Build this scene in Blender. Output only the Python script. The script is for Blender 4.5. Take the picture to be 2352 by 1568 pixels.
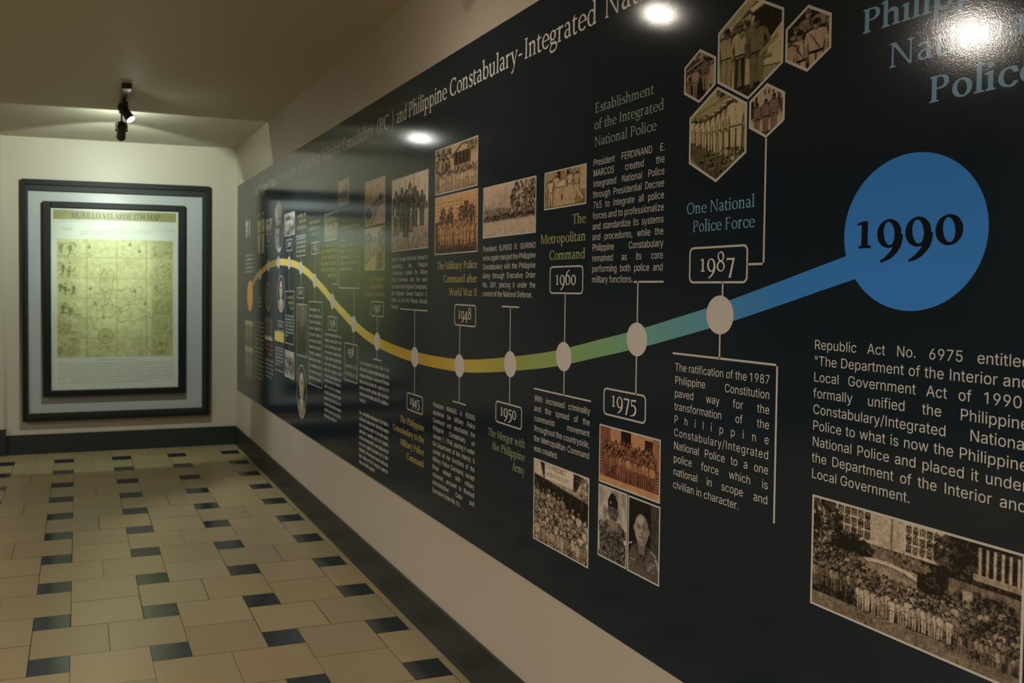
import bpy, math, random, json
import numpy as np
from mathutils import Vector, Matrix
from mathutils.geometry import tessellate_polygon

for o in list(bpy.data.objects):
    bpy.data.objects.remove(o, do_unlink=True)
SC = bpy.context.scene
COL = SC.collection

# ------------------------------------------------------------------ camera
# room frame: X across the corridor, Y along it towards the end wall, Z up (metres)
W, D = 1.3783, 7.9035          # X of the right wall, Y of the end wall
CEIL = 2.6958
EYE = Vector((0.0, 0.0, 1.45))
YAW, PITCH, ROLL = 0.31840, -0.02960, 0.00690
cam_d = bpy.data.cameras.new('camera')
cam = bpy.data.objects.new('camera', cam_d); COL.objects.link(cam)
fw = Vector((math.sin(YAW) * math.cos(PITCH), math.cos(YAW) * math.cos(PITCH), math.sin(PITCH)))
rt = Vector((math.cos(YAW), -math.sin(YAW), 0)); up = rt.cross(fw)
r2 = math.cos(ROLL) * rt + math.sin(ROLL) * up
u2 = -math.sin(ROLL) * rt + math.cos(ROLL) * up
M = Matrix(((r2.x, u2.x, -fw.x, EYE.x), (r2.y, u2.y, -fw.y, EYE.y), (r2.z, u2.z, -fw.z, EYE.z), (0, 0, 0, 1)))
cam.matrix_world = M
cam_d.sensor_width = 36.0
cam_d.lens = 1996.06 * 36 / 2352
cam_d.shift_x = 340.1 / 2352
cam_d.shift_y = -66.7 / 2352
cam_d.clip_start = 0.05
cam_d.dof.use_dof = True
cam_d.dof.focus_distance = 1.95
cam_d.dof.aperture_fstop = 7.0
SC.camera = cam

# ------------------------------------------------------------------ world, exposure
world = bpy.data.worlds.new('world'); SC.world = world; world.use_nodes = True
bg = world.node_tree.nodes['Background']
bg.inputs[0].default_value = (1.0, 0.86, 0.66, 1); bg.inputs[1].default_value = 0.02
SC.view_settings.view_transform = 'Standard'
SC.view_settings.look = 'None'
SC.view_settings.exposure = 0.0
SC.view_settings.gamma = 1.0
SC.view_settings.use_curve_mapping = False

def add_light(name, kind, loc, aim, energy, color, parent=None, **kw):
    l = bpy.data.lights.new(name, kind); l.energy = energy; l.color = color
    for k, v in kw.items(): setattr(l, k, v)
    o = bpy.data.objects.new(name, l); COL.objects.link(o)
    d = (Vector(aim) - Vector(loc)).normalized()
    o.rotation_euler = d.to_track_quat('-Z', 'Y').to_euler()
    o.location = loc
    if parent is not None:
        o.parent = parent; o.location = Vector(loc) - parent.location
    return o
WARM = (1.0, 0.89, 0.775)
COOL = (0.85, 1.0, 0.86)
# unseen ceiling lamps added as ambient fill, behind and beside the camera
FILL_DOWNLIGHTS = [(-0.9, 0.6, 42.0), (-0.9, -1.8, 28.0), (-2.4, 2.4, 55.0), (-3.9, 4.3, 110.0)]
for i, (x, y, e) in enumerate(FILL_DOWNLIGHTS):
    add_light('fill_downlight_lamp', 'AREA', (x, y, CEIL - 0.03), (x, y, 0), e, WARM, shape='DISK', size=0.16, spread=math.radians(150))
# aims and power of the track spots (lamps are made with their heads further down)
SPOT_MAP, SPOT_SIDE = 90.0, 85.0

# ------------------------------------------------------------------ helpers
def tag(o, label=None, cat=None, group=None, kind=None):
    if label: o['label'] = label
    if cat: o['category'] = cat
    if group: o['group'] = group
    if kind: o['kind'] = kind
    return o
def empty(name, loc):
    o = bpy.data.objects.new(name, None); o.empty_display_size = 0.1
    COL.objects.link(o); o.location = loc
    return o
def root_loc(p):
    v = Vector((0, 0, 0))
    while p is not None: v += p.location; p = p.parent
    return v
def mesh(name, verts, faces, mat, parent=None, midx=None, smooth=False, label=None):
    me = bpy.data.meshes.new(name)
    off = root_loc(parent) if parent is not None else Vector((0, 0, 0))
    me.from_pydata([(v[0] - off.x, v[1] - off.y, v[2] - off.z) for v in verts], [], faces)
    for m in (mat if isinstance(mat, (list, tuple)) else [mat]): me.materials.append(m)
    if midx: me.polygons.foreach_set('material_index', midx)
    if smooth: me.polygons.foreach_set('use_smooth', [True] * len(me.polygons))
    me.update()
    o = bpy.data.objects.new(name, me); COL.objects.link(o)
    if parent is not None: o.parent = parent
    if label: o['label'] = label
    return o
class MB:
    """collects shapes for one mesh"""
    def __init__(s): s.v = []; s.f = []
    def poly(s, pts):
        n = len(s.v); s.v += [tuple(p) for p in pts]; s.f.append(tuple(range(n, n + len(pts))))
    def box(s, x0, x1, y0, y1, z0, z1):
        n = len(s.v)
        s.v += [(x0, y0, z0), (x1, y0, z0), (x1, y1, z0), (x0, y1, z0), (x0, y0, z1), (x1, y0, z1), (x1, y1, z1), (x0, y1, z1)]
        s.f += [tuple(n + i for i in q) for q in ((0, 3, 2, 1), (4, 5, 6, 7), (0, 1, 5, 4), (1, 2, 6, 5), (2, 3, 7, 6), (3, 0, 4, 7))]
    def lathe(s, prof, axis_o, axis_d, n=24, cap=True):
        """prof = [(distance along the axis, radius)]"""
        d = Vector(axis_d).normalized(); a = d.orthogonal().normalized(); b = d.cross(a); o = Vector(axis_o)
        n0 = len(s.v)
        for t, r in prof:
            for k in range(n):
                th = 2 * math.pi * k / n
                s.v.append(tuple(o + d * t + (a * math.cos(th) + b * math.sin(th)) * r))
        for i in range(len(prof) - 1):
            for k in range(n):
                k2 = (k + 1) % n
                s.f.append((n0 + i * n + k, n0 + i * n + k2, n0 + (i + 1) * n + k2, n0 + (i + 1) * n + k))
        if cap:
            s.f.append(tuple(n0 + k for k in range(n))[::-1])
            s.f.append(tuple(n0 + (len(prof) - 1) * n + k for k in range(n)))
    def tube(s, pts, r, n=10):
        for p, q in zip(pts[:-1], pts[1:]):
            s.lathe([(0, r), ((Vector(q) - Vector(p)).length, r)], p, Vector(q) - Vector(p), n)
    def build(s, name, mat, parent=None, smooth=False, bevel=0, label=None):
        o = mesh(name, s.v, s.f, mat, parent, smooth=smooth, label=label)
        if bevel:
            b = o.modifiers.new('bevel', 'BEVEL'); b.width = bevel; b.segments = 2; b.limit_method = 'ANGLE'
        return o

# ------------------------------------------------------------------ materials
def material(name, color, rough=0.5, spec=0.5, metal=0.0, bump=None, mottle=None, emit=None, attr=None):
    m = bpy.data.materials.new(name); m.use_nodes = True
    nt = m.node_tree; b = nt.nodes['Principled BSDF']
    b.inputs['Base Color'].default_value = (*color, 1)
    b.inputs['Roughness'].default_value = rough
    b.inputs['Specular IOR Level'].default_value = spec
    b.inputs['Metallic'].default_value = metal
    geo = nt.nodes.new('ShaderNodeNewGeometry')
    if attr:
        a = nt.nodes.new('ShaderNodeAttribute'); a.attribute_name = attr
        nt.links.new(a.outputs['Color'], b.inputs['Base Color'])
    if mottle:
        sc, amt = mottle
        nz = nt.nodes.new('ShaderNodeTexNoise'); nz.inputs['Scale'].default_value = sc; nz.inputs['Detail'].default_value = 4
        nt.links.new(geo.outputs['Position'], nz.inputs['Vector'])
        mr = nt.nodes.new('ShaderNodeMapRange'); mr.inputs[3].default_value = 1 - amt; mr.inputs[4].default_value = 1 + amt
        nt.links.new(nz.outputs['Fac'], mr.inputs[0])
        mx = nt.nodes.new('ShaderNodeMix'); mx.data_type = 'RGBA'; mx.blend_type = 'MULTIPLY'; mx.inputs[0].default_value = 1
        if attr: nt.links.new(a.outputs['Color'], mx.inputs[6])
        else: mx.inputs[6].default_value = (*color, 1)
        nt.links.new(mr.outputs[0], mx.inputs[7]); nt.links.new(mx.outputs[2], b.inputs['Base Color'])
    if bump:
        sc, st = bump
        nb = nt.nodes.new('ShaderNodeTexNoise'); nb.inputs['Scale'].default_value = sc; nb.inputs['Detail'].default_value = 3
        nt.links.new(geo.outputs['Position'], nb.inputs['Vector'])
        bp = nt.nodes.new('ShaderNodeBump'); bp.inputs['Strength'].default_value = st; bp.inputs['Distance'].default_value = 0.001
        nt.links.new(nb.outputs['Fac'], bp.inputs['Height']); nt.links.new(bp.outputs['Normal'], b.inputs['Normal'])
    if emit:
        b.inputs['Emission Color'].default_value = (*emit[0], 1); b.inputs['Emission Strength'].default_value = emit[1]
    return m
PR, PB = 0.10, (420, 0.06)       # gloss and fine grain of the printed, laminated panel
def ink(name, color, **k): return material(name, color, PR, 0.22, bump=PB, **k)
MAT = dict(
    wall=material('wall_paint', (0.455, 0.400, 0.322), 0.42, 0.35, bump=(60, 0.06), mottle=(1.2, 0.02)),
    ceil=material('ceiling_paint', (0.49, 0.44, 0.35), 0.6, 0.3, bump=(60, 0.05), mottle=(1.0, 0.02)),
    sidewall=material('side_wall_paint', (0.020, 0.022, 0.024), 0.6, 0.2),
    base=material('dark_green_stone', (0.020, 0.024, 0.022), 0.42, 0.4, mottle=(90, 0.3)),
    tdark=material('dark_floor_tile', (0.016, 0.021, 0.024), 0.16, 0.5, mottle=(30, 0.2)),
    grout=material('grout', (0.035, 0.030, 0.022), 0.8, 0.2),
    board=ink('navy_print', (0.0125, 0.0208, 0.0285)),
    white=ink('white_ink', (0.660, 0.630, 0.580)),
    dot=ink('dot_ink', (0.600, 0.570, 0.520)),
    border=ink('border_ink', (0.560, 0.530, 0.480)),
    gold=ink('gold_ink', (0.540, 0.430, 0.130)),
    olive=ink('olive_ink', (0.410, 0.430, 0.190)),
    fern=ink('fern_ink', (0.290, 0.360, 0.170)),
    sage=ink('sage_ink', (0.240, 0.380, 0.310)),
    teal=ink('steel_blue_ink', (0.200, 0.390, 0.600)),
    navy=ink('dark_numeral_ink', (0.010, 0.013, 0.018)),
    blue=ink('blue_disc_ink', (0.055, 0.265, 0.780)),
    yellow=ink('yellow_ink', (0.800, 0.600, 0.160)),
    orange=ink('orange_ink', (0.580, 0.230, 0.050)),
    pic=ink('photo_ink', (0.5, 0.5, 0.5), attr='Col'),
    ribbon=ink('ribbon_ink', (0.5, 0.4, 0.1), attr='Col'),
    frame=material('black_frame_lacquer', (0.007, 0.008, 0.008), 0.55, 0.25, bump=(200, 0.05)),
    frame2=material('black_frame_step', (0.016, 0.019, 0.018), 0.55, 0.3),
    panel=material('grey_backing_panel', (0.36, 0.37, 0.37), 0.38, 0.5, bump=(90, 0.04)),
    poster=material('poster_paper', (0.50, 0.52, 0.45), 0.3, 0.5),
    mapart=material('map_paper', (0.5, 0.5, 0.3), 0.35, 0.4, attr='Col'),
    band=material('olive_band', (0.24, 0.23, 0.08), 0.3, 0.5),
    mapink=material('map_lettering_ink', (0.012, 0.014, 0.012), 0.4, 0.4),
    capink=material('caption_ink', (0.36, 0.37, 0.31), 0.4, 0.4),
    lamp=material('lamp_housing', (0.040, 0.033, 0.027), 0.4, 0.5),
    bulb=material('lit_lens', (0.9, 0.9, 0.85), 0.3, 0.5, emit=((0.95, 1.0, 0.92), 150.0)),
    bulbd=material('fill_light_diffuser', (0.9, 0.88, 0.8), 0.3, 0.5, emit=((1.0, 0.86, 0.66), 20.0)),
    bulbw=material('lit_warm_lens', (0.9, 0.88, 0.8), 0.3, 0.5, emit=((1.0, 0.90, 0.74), 130.0)),
)
def tile_material():
    m = material('cream_floor_tile', (0.5, 0.43, 0.3), 0.30, 0.5, attr='Col', mottle=(14, 0.05))
    return m
MAT['tile'] = tile_material()

# ------------------------------------------------------------------ the room
XL, YN = -4.2, -5.0          # far left wall and the wall behind the camera
T = 0.12
def struct(name, mb, mat, **k): return tag(mb.build(name, mat, **k), kind='structure')
m = MB(); m.box(W, W + T, YN, D + T, 0, CEIL); struct('wall_right', m, MAT['wall'])
m = MB(); m.box(XL - T, W, D, D + T, 0, CEIL); struct('wall_back', m, MAT['wall'])
m = MB(); m.box(XL - T, XL, YN, D, 0, CEIL); struct('wall_left', m, MAT['sidewall'])
m = MB(); m.box(XL - T, W + T, YN - T, YN, 0, CEIL); struct('wall_front', m, MAT['sidewall'])
m = MB(); m.box(XL - T, W + T, YN - T, D + T, CEIL, CEIL + 0.1); struct('ceiling', m, MAT['ceil'])
# pilaster at the left end of the end wall, with its taller base block
m = MB(); m.box(-1.05, -0.592, D - 0.03, D, 0.226, CEIL); struct('trim_1', m, MAT['wall'])
m = MB(); m.box(-1.06, -0.578, D - 0.045, D, 0, 0.226); struct('trim_2', m, MAT['base'])
m = MB(); m.box(-0.578, W - 0.012, D - 0.012, D, 0, 0.169); m.box(XL, -1.06, D - 0.012, D, 0, 0.169); struct('baseboard_back', m, MAT['base'], bevel=0.002)
m = MB(); m.box(W - 0.012, W, YN, D, 0, 0.169); struct('baseboard_right', m, MAT['base'], bevel=0.002)
m = MB(); m.box(XL, XL + 0.012, YN, D - 0.012, 0, 0.169); struct('baseboard_left', m, MAT['base'])

# floor: cream tiles basket-woven round small dark squares
def make_floor():
    rng = random.Random(5)
    px, py, x0, y0, q, g = 0.4555, 0.4502, -0.1835, 3.3960, 0.1515, 0.0014
    V = []; F = []; MI = []; C = []
    def tile(xa, xb, ya, yb, dark, tone=None, grout=g):
        xa, xb = max(xa, XL), min(xb, W); ya, yb = max(ya, YN), min(yb, D)
        if xb - xa < 0.006 or yb - ya < 0.006: return
        n = len(V); grout = rng.choice((.0007, .0011, .0016, .0022))
        V.extend([(xa + grout, ya + grout, 0), (xb - grout, ya + grout, 0), (xb - grout, yb - grout, 0), (xa + grout, yb - grout, 0)])
        F.append((n, n + 1, n + 2, n + 3)); MI.append(1 if dark else 0)
        t = rng.uniform(0.90, 1.07) if tone is None else tone
        w = rng.uniform(-0.02, 0.02)
        C.extend([(0.285 * t + w * .4, 0.222 * t, 0.118 * t - w * .3, 1)] * 4)
    i0, i1 = int((XL - x0) / px) - 2, int((W - x0) / px) + 2
    j0, j1 = int((YN - y0) / py) - 2, int((D - y0) / py) + 2
    for i in range(i0, i1 + 1):
        for j in range(j0, j1 + 1):
            a, b = x0 + i * px, y0 + j * py
            tile(a, a + q, b, b + q, True)
            wide = (i + j) % 2 == 0
            if wide:      # two tiles side by side above this square
                h = (px + q) / 2
                tile(a, a + h, b + q, b + py, False); tile(a + h, a + px + q, b + q, b + py, False)
            else:         # two tiles stacked over each other right of this gap
                pass
            if not wide:  # gap cell (i,j): stacked pair spans square rows j and j+1
                ya, yb = b, b + py + q
                tile(a + q, a + px, ya, (ya + yb) / 2, False); tile(a + q, a + px, (ya + yb) / 2, yb, False)
    n = len(V)
    V.extend([(XL - T, YN - T, -0.0012), (W + T, YN - T, -0.0012), (W + T, D + T, -0.0012), (XL - T, D + T, -0.0012),
              (XL - T, YN - T, -0.1), (W + T, YN - T, -0.1), (W + T, D + T, -0.1), (XL - T, D + T, -0.1)])
    for fc in ((0, 1, 2, 3), (7, 6, 5, 4), (0, 4, 5, 1), (1, 5, 6, 2), (2, 6, 7, 3), (3, 7, 4, 0)):
        F.append(tuple(n + k for k in fc)); MI.append(2)
    C.extend([(0.1, 0.08, 0.06, 1)] * 8)
    o = mesh('floor', V, F, [MAT['tile'], MAT['tdark'], MAT['grout']], midx=MI)
    at = o.data.color_attributes.new('Col', 'FLOAT_COLOR', 'POINT')
    at.data.foreach_set('color', np.array(C, np.float32).ravel())
    return tag(o, kind='structure')
make_floor()

# ------------------------------------------------------------------ lettering
# letters as outlines in 1/500 em: glyph -> (advance, outlines); R and B are old-style roman in two weights, S is a plain sans
SERIF = {'R': {'A': (360, [[7,13,7,3,9,0,94,0,97,1,98,4,97,16,93,18,78,21,76,24,100,94,102,99,104,100,238,100,241,99,243,96,267,24,266,21,264,20,248,18,241,16,240,4,241,1,244,0,351,0,354,1,355,14,352,17,319,23,317,26,210,346,207,349,204,350,159,349,158,346,161,339,160,334,52,26,49,23,12,18,8,16], [111,124,164,276,172,298,174,299,232,124,229,122,116,122,112,122]]),
'C': (350, [[23,192,23,153,25,139,34,107,45,83,63,57,78,40,90,29,108,17,134,4,149,-1,176,-7,216,-7,249,1,256,0,268,2,286,9,301,18,322,41,332,58,333,61,331,62,322,68,319,66,312,57,311,57,309,69,306,71,301,72,298,70,288,58,279,48,268,39,246,27,232,22,204,18,181,22,162,29,148,37,132,48,120,61,102,86,92,106,87,119,83,132,78,161,78,192,80,206,84,224,90,244,102,268,109,278,128,298,143,310,162,320,172,323,198,327,222,323,243,316,262,305,283,286,294,273,301,271,305,261,314,260,317,262,317,286,315,293,313,348,311,350,302,350,299,348,290,327,288,325,256,341,241,346,216,352,176,352,164,350,134,341,119,334,97,321,78,305,57,281,45,262,34,238,25,206]]),
'E': (288, [[25,341,26,328,44,323,53,313,53,309,53,34,44,22,26,17,25,14,26,1,29,0,241,0,244,1,246,4,260,62,262,73,259,75,252,75,249,72,236,24,232,22,108,22,104,24,98,31,97,36,97,163,97,166,101,167,192,167,195,164,196,141,202,140,204,141,205,144,205,213,204,216,202,217,198,217,195,214,195,191,192,188,101,188,97,189,97,192,97,312,104,321,108,323,231,323,233,321,237,283,239,280,244,280,247,283,247,293,243,311,242,336,239,344,236,345,29,345,26,344]]),
'F': (270, [[25,341,26,328,44,323,53,313,53,309,53,34,44,22,26,17,25,3,26,1,29,0,123,0,125,3,124,17,106,22,97,34,97,164,98,166,101,167,192,167,195,164,195,143,198,140,202,140,204,141,205,144,205,213,204,216,202,217,196,216,195,191,192,188,101,188,98,189,97,192,97,312,104,321,108,323,231,323,233,321,237,283,239,280,244,280,247,283,247,293,243,311,242,336,240,342,239,344,236,345,29,345,26,344]]),
'I': (160, [[30,341,31,328,49,323,58,313,58,309,58,34,49,22,31,17,30,3,31,1,34,0,128,0,130,3,129,17,111,22,102,34,102,309,102,313,111,323,129,328,130,342,129,344,126,345,34,345,31,344]]),
'L': (280, [[25,341,26,328,44,323,53,313,53,309,53,34,44,22,26,17,25,14,26,1,29,0,241,0,244,1,246,4,260,62,262,73,259,75,252,75,249,72,236,24,232,22,108,22,104,24,97,32,97,36,97,311,106,323,124,328,125,342,124,344,121,345,29,345,26,344]]),
'M': (452, [[30,341,31,329,38,327,54,325,56,324,57,321,57,34,54,29,48,23,31,17,30,4,31,1,106,0,109,1,110,3,109,17,92,23,86,29,83,34,83,281,84,290,86,289,96,268,217,6,219,3,224,6,234,1,236,3,248,31,352,289,356,298,358,298,358,289,358,34,349,22,331,17,330,3,331,1,334,0,426,0,429,1,430,4,429,17,411,22,402,32,402,36,402,319,402,322,404,323,426,327,429,329,430,341,429,344,352,345,349,344,348,342,246,83,239,65,238,62,236,62,234,64,114,344,111,345,34,345,31,344]]),
'N': (385, [[22,341,23,329,31,327,54,325,56,324,57,321,57,34,54,29,48,23,31,17,30,14,31,1,34,0,106,0,109,1,110,3,109,17,92,23,86,29,83,34,83,283,84,288,88,287,94,278,297,-1,302,-5,314,-5,327,1,328,4,328,311,331,316,337,323,362,327,363,331,362,344,359,345,271,345,268,344,267,342,267,331,268,327,292,323,299,316,302,311,302,46,301,40,299,40,294,48,101,344,97,345,26,345,23,344]]),
'O': (390, [[23,192,23,151,30,118,37,99,45,83,63,57,78,40,90,29,108,17,134,4,149,-1,174,-7,216,-7,241,-1,256,4,271,11,282,17,301,30,315,43,327,56,345,83,353,99,360,118,367,151,367,194,360,228,353,246,345,262,328,288,312,305,300,316,282,328,256,341,241,346,216,352,174,352,149,346,134,341,119,334,108,328,89,315,76,303,63,289,45,262,37,246,30,228,25,206], [70,174,72,201,77,228,84,246,92,262,105,283,124,302,141,313,159,321,174,325,184,325,191,327,198,325,207,325,222,321,248,310,261,300,282,279,296,258,308,232,313,218,317,201,320,164,318,158,318,144,317,134,310,107,296,79,285,62,266,43,249,32,231,24,216,20,206,20,199,18,192,20,182,20,167,24,143,35,129,45,108,66,94,88,82,112,77,128,73,144,72,154,72,168]]),
'P': (280, [[25,341,26,328,44,323,53,313,53,309,53,34,44,22,26,17,25,3,26,1,29,0,123,0,125,3,124,17,106,22,97,34,97,163,98,164,101,165,164,165,178,167,202,174,216,180,226,188,241,202,249,214,255,229,257,239,257,271,255,281,248,298,240,309,227,322,206,335,188,341,164,345,29,345,26,344], [97,191,97,311,104,321,109,323,156,323,174,318,184,313,192,307,199,300,207,288,213,266,213,244,211,234,206,221,198,209,184,197,174,192,156,187,101,187,97,188]]),
'R': (332, [[25,341,26,328,44,323,53,313,53,309,53,34,44,22,26,17,25,14,26,1,29,0,121,0,124,1,125,4,124,17,106,22,97,34,97,163,98,164,101,165,154,165,159,163,279,2,284,0,329,1,330,4,329,9,322,12,306,14,299,18,208,174,210,178,227,188,241,202,250,216,257,238,257,272,250,294,240,309,227,322,216,330,202,336,178,343,164,345,29,345,26,344], [97,191,97,311,104,321,109,323,156,323,174,318,184,313,192,307,199,300,207,288,213,266,213,244,211,234,206,221,198,209,184,197,174,192,156,187,101,187,97,188]]),
'T': (300, [[5,284,6,278,11,277,14,278,25,321,27,323,124,323,128,322,128,319,128,34,119,22,101,17,100,3,101,1,104,0,196,0,199,1,200,4,199,17,181,22,172,34,172,321,173,322,176,323,272,323,275,321,285,279,288,277,292,277,295,279,295,284,293,291,293,309,292,314,292,332,289,346,284,347,276,345,24,345,12,347,10,344,8,334,7,291]]),
'W': (530, [[0,341,0,331,3,328,34,322,38,318,124,19,129,3,130,1,134,0,179,1,178,11,180,19,254,266,257,276,259,277,265,264,344,3,346,1,349,0,394,1,393,11,395,19,484,316,486,321,488,322,516,327,519,329,520,341,519,344,516,345,436,345,433,344,432,342,432,332,433,329,439,327,457,324,459,322,460,319,386,71,381,56,379,55,375,64,293,337,290,344,244,345,241,343,245,326,245,318,166,56,164,56,160,68,87,321,89,324,106,327,109,329,110,332,109,344,106,345,4,345,1,344]]),
'a': (235, [[20,68,20,59,24,43,35,23,44,13,53,7,66,0,76,-3,86,-5,111,-5,136,2,154,12,171,0,178,-2,189,-2,206,5,222,18,223,21,217,28,214,29,199,24,192,23,190,26,187,32,187,159,185,174,178,200,171,213,159,228,146,237,131,243,123,245,94,245,84,243,66,236,48,226,30,213,23,204,23,201,48,185,50,186,58,198,67,208,78,215,86,218,97,220,106,220,112,216,122,209,136,188,142,166,143,138,143,135,141,134,119,140,94,140,84,138,63,130,44,117,34,104,24,86], [65,68,65,79,69,91,77,104,88,113,97,118,106,120,119,120,128,118,143,109,143,39,142,36,138,32,128,27,119,25,106,25,94,29,82,36,76,42,67,58]]),
'b': (278, [[-2,349,-2,344,1,342,32,338,35,336,35,4,36,1,39,0,59,0,62,3,63,9,78,10,79,11,81,15,82,16,101,4,109,0,128,-5,136,-5,141,-7,162,-5,189,4,211,18,223,31,229,39,243,64,250,88,252,99,252,138,248,156,243,171,233,191,222,205,211,217,202,223,189,231,162,240,143,242,126,240,101,231,83,219,81,220,80,223,80,372,79,376,58,377,39,373,1,355,-1,352], [82,118,82,141,87,169,95,189,103,201,110,208,124,216,131,218,143,218,153,216,162,211,171,205,178,198,188,184,198,164,205,141,208,119,208,94,203,66,196,49,187,34,179,27,172,22,159,17,146,17,138,19,128,24,119,30,112,38,102,51,92,71,85,94]]),
'c': (232, [[18,136,18,98,25,71,34,53,47,34,61,20,74,10,91,2,116,-5,126,-5,144,-8,164,-8,172,-6,186,-1,202,8,221,27,233,48,233,51,231,53,198,59,183,39,174,30,162,22,153,18,134,19,129,17,126,17,109,24,92,38,80,53,74,66,65,91,62,116,62,126,65,149,70,168,75,179,87,196,97,206,111,215,123,218,143,218,161,211,174,202,185,189,201,161,209,160,214,162,226,162,243,164,243,166,241,172,236,182,220,204,212,220,201,230,188,236,179,238,159,238,154,240,131,242,126,240,116,240,101,236,91,233,74,225,61,215,48,202,34,182,29,172,22,154]]),
'd': (282, [[20,129,20,106,22,93,24,83,32,59,37,49,50,31,63,18,79,7,97,-1,112,-5,132,-7,148,-5,162,-1,186,10,188,9,188,3,191,0,229,0,238,2,256,10,257,18,255,21,234,29,232,32,232,372,231,376,212,377,198,375,188,371,156,356,152,354,150,351,150,344,153,342,186,338,188,336,188,229,188,225,186,225,162,236,148,240,132,242,112,240,97,236,76,226,63,217,51,205,37,186,30,172,24,153], [65,111,65,144,67,156,75,182,82,195,89,203,99,211,114,218,131,218,144,214,158,205,167,195,176,182,185,166,188,156,188,64,184,51,178,40,170,31,161,24,151,19,144,17,129,17,116,21,102,31,93,39,84,53,75,69,69,89]]),
'e': (245, [[18,136,18,98,22,81,27,66,35,49,42,39,54,25,76,9,88,3,114,-5,124,-5,144,-8,164,-8,182,-3,204,9,222,26,229,36,228,39,221,46,217,45,209,40,182,42,179,40,171,30,156,20,149,18,134,19,129,17,124,17,111,22,99,30,88,41,76,61,69,78,63,101,63,111,62,116,64,118,84,118,91,120,139,120,148,122,199,122,202,121,204,118,207,117,246,118,247,138,245,148,238,169,230,186,222,196,211,210,189,226,177,232,151,240,129,242,104,238,89,233,76,226,65,219,53,208,35,186,27,169,22,154], [63,139,65,153,70,169,82,191,88,199,96,206,109,215,123,218,141,218,154,213,167,204,178,193,189,174,196,158,200,143,199,139,196,138,158,138,149,137,99,137,91,135,66,135,64,136]]),
'f': (160, [[13,14,13,3,16,0,108,0,111,1,112,3,111,17,94,23,89,27,85,34,85,209,86,211,89,212,143,212,145,214,145,231,144,234,143,235,89,235,86,236,85,289,87,301,94,322,99,332,108,342,116,346,121,347,134,343,149,335,154,330,158,330,176,368,177,371,174,373,151,378,131,378,94,370,74,358,63,348,52,331,47,318,42,293,42,283,40,276,40,238,38,235,18,235,15,232,15,216,16,213,38,212,40,209,40,36,39,32,32,23,26,20,16,18,14,17]]),
'g': (250, [[17,-54,17,-71,19,-77,24,-88,31,-96,39,-103,56,-111,69,-115,91,-118,121,-118,154,-111,174,-105,209,-88,222,-78,228,-72,235,-64,241,-49,245,-29,245,-17,243,-6,239,6,230,19,222,27,211,35,201,40,176,47,139,52,74,52,63,55,58,59,57,62,60,74,67,84,84,79,101,75,124,75,151,82,161,87,172,95,187,109,191,116,196,126,202,144,202,171,196,189,187,206,187,208,224,210,229,212,242,212,244,213,245,216,244,234,239,237,231,236,179,216,176,217,161,228,141,236,124,240,101,240,84,236,64,228,53,220,38,206,29,189,24,172,23,144,29,126,34,116,47,99,37,86,32,76,29,61,30,51,34,43,42,32,65,19,63,16,58,12,42,-4,30,-19,20,-39], [43,-57,43,-51,47,-37,57,-21,80,3,93,13,104,13,123,10,153,8,179,3,190,-1,201,-7,206,-14,208,-21,208,-46,198,-61,184,-71,175,-76,154,-82,131,-85,91,-85,79,-83,66,-80,52,-72,46,-66], [67,158,67,166,70,184,74,192,79,201,89,211,99,216,111,218,121,216,131,211,145,198,150,189,155,178,158,159,158,149,153,126,145,112,138,105,132,102,126,99,114,97,104,99,94,104,82,116,75,126,70,138]]),
'h': (272, [[-2,349,-2,344,1,342,32,338,34,337,35,334,35,34,31,27,26,23,9,17,8,14,9,1,12,0,102,0,106,1,107,4,106,17,89,23,84,27,80,34,80,176,85,184,104,203,116,208,132,210,153,203,170,194,174,188,176,182,178,169,178,34,169,22,151,17,150,14,151,1,154,0,246,0,249,1,250,4,249,17,231,22,222,34,222,178,218,196,215,206,209,216,198,230,179,241,166,245,159,245,146,248,136,248,121,245,109,238,98,229,84,213,81,212,80,218,80,372,79,376,76,377,58,377,39,373,1,355,-1,352]]),
'i': (128, [[3,218,3,213,6,210,24,207,34,206,39,204,40,201,40,34,36,27,31,23,14,17,13,14,14,1,18,0,108,0,111,1,112,4,111,17,94,23,89,27,85,34,85,241,84,244,81,245,69,245,46,241,7,223,4,221], [33,322,33,311,38,302,42,297,49,292,58,290,71,292,76,296,83,302,87,311,87,324,82,333,78,338,71,343,63,345,49,343,44,339,37,332]]),
'l': (128, [[3,349,3,344,6,342,38,338,39,337,40,334,40,34,36,27,31,23,14,17,13,3,14,1,18,0,109,0,112,3,111,17,94,23,89,27,85,34,85,374,82,377,64,377,44,373,6,355,4,352]]),
'm': (400, [[-2,218,-2,213,1,210,19,207,29,206,34,204,35,201,35,34,31,27,26,23,9,17,8,4,9,1,12,0,102,0,106,1,107,4,106,17,89,23,84,27,80,34,80,176,92,192,100,201,114,208,124,210,131,210,151,201,162,194,168,186,170,176,170,34,166,27,161,23,144,17,143,4,144,1,148,0,238,0,241,1,242,4,241,17,224,23,219,27,215,34,215,166,213,174,227,192,234,200,249,208,259,210,266,210,286,201,298,194,303,186,305,176,305,34,301,27,296,23,279,17,278,14,279,1,282,0,372,0,376,1,377,4,376,17,359,23,354,27,350,34,350,166,346,194,342,205,333,223,326,230,318,236,302,243,276,248,266,248,258,246,244,240,236,233,228,226,212,204,209,203,197,224,182,236,167,243,141,248,131,248,123,246,109,240,94,227,82,212,81,212,80,214,80,242,79,244,76,245,64,245,41,241,2,223,-1,221]]),
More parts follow.
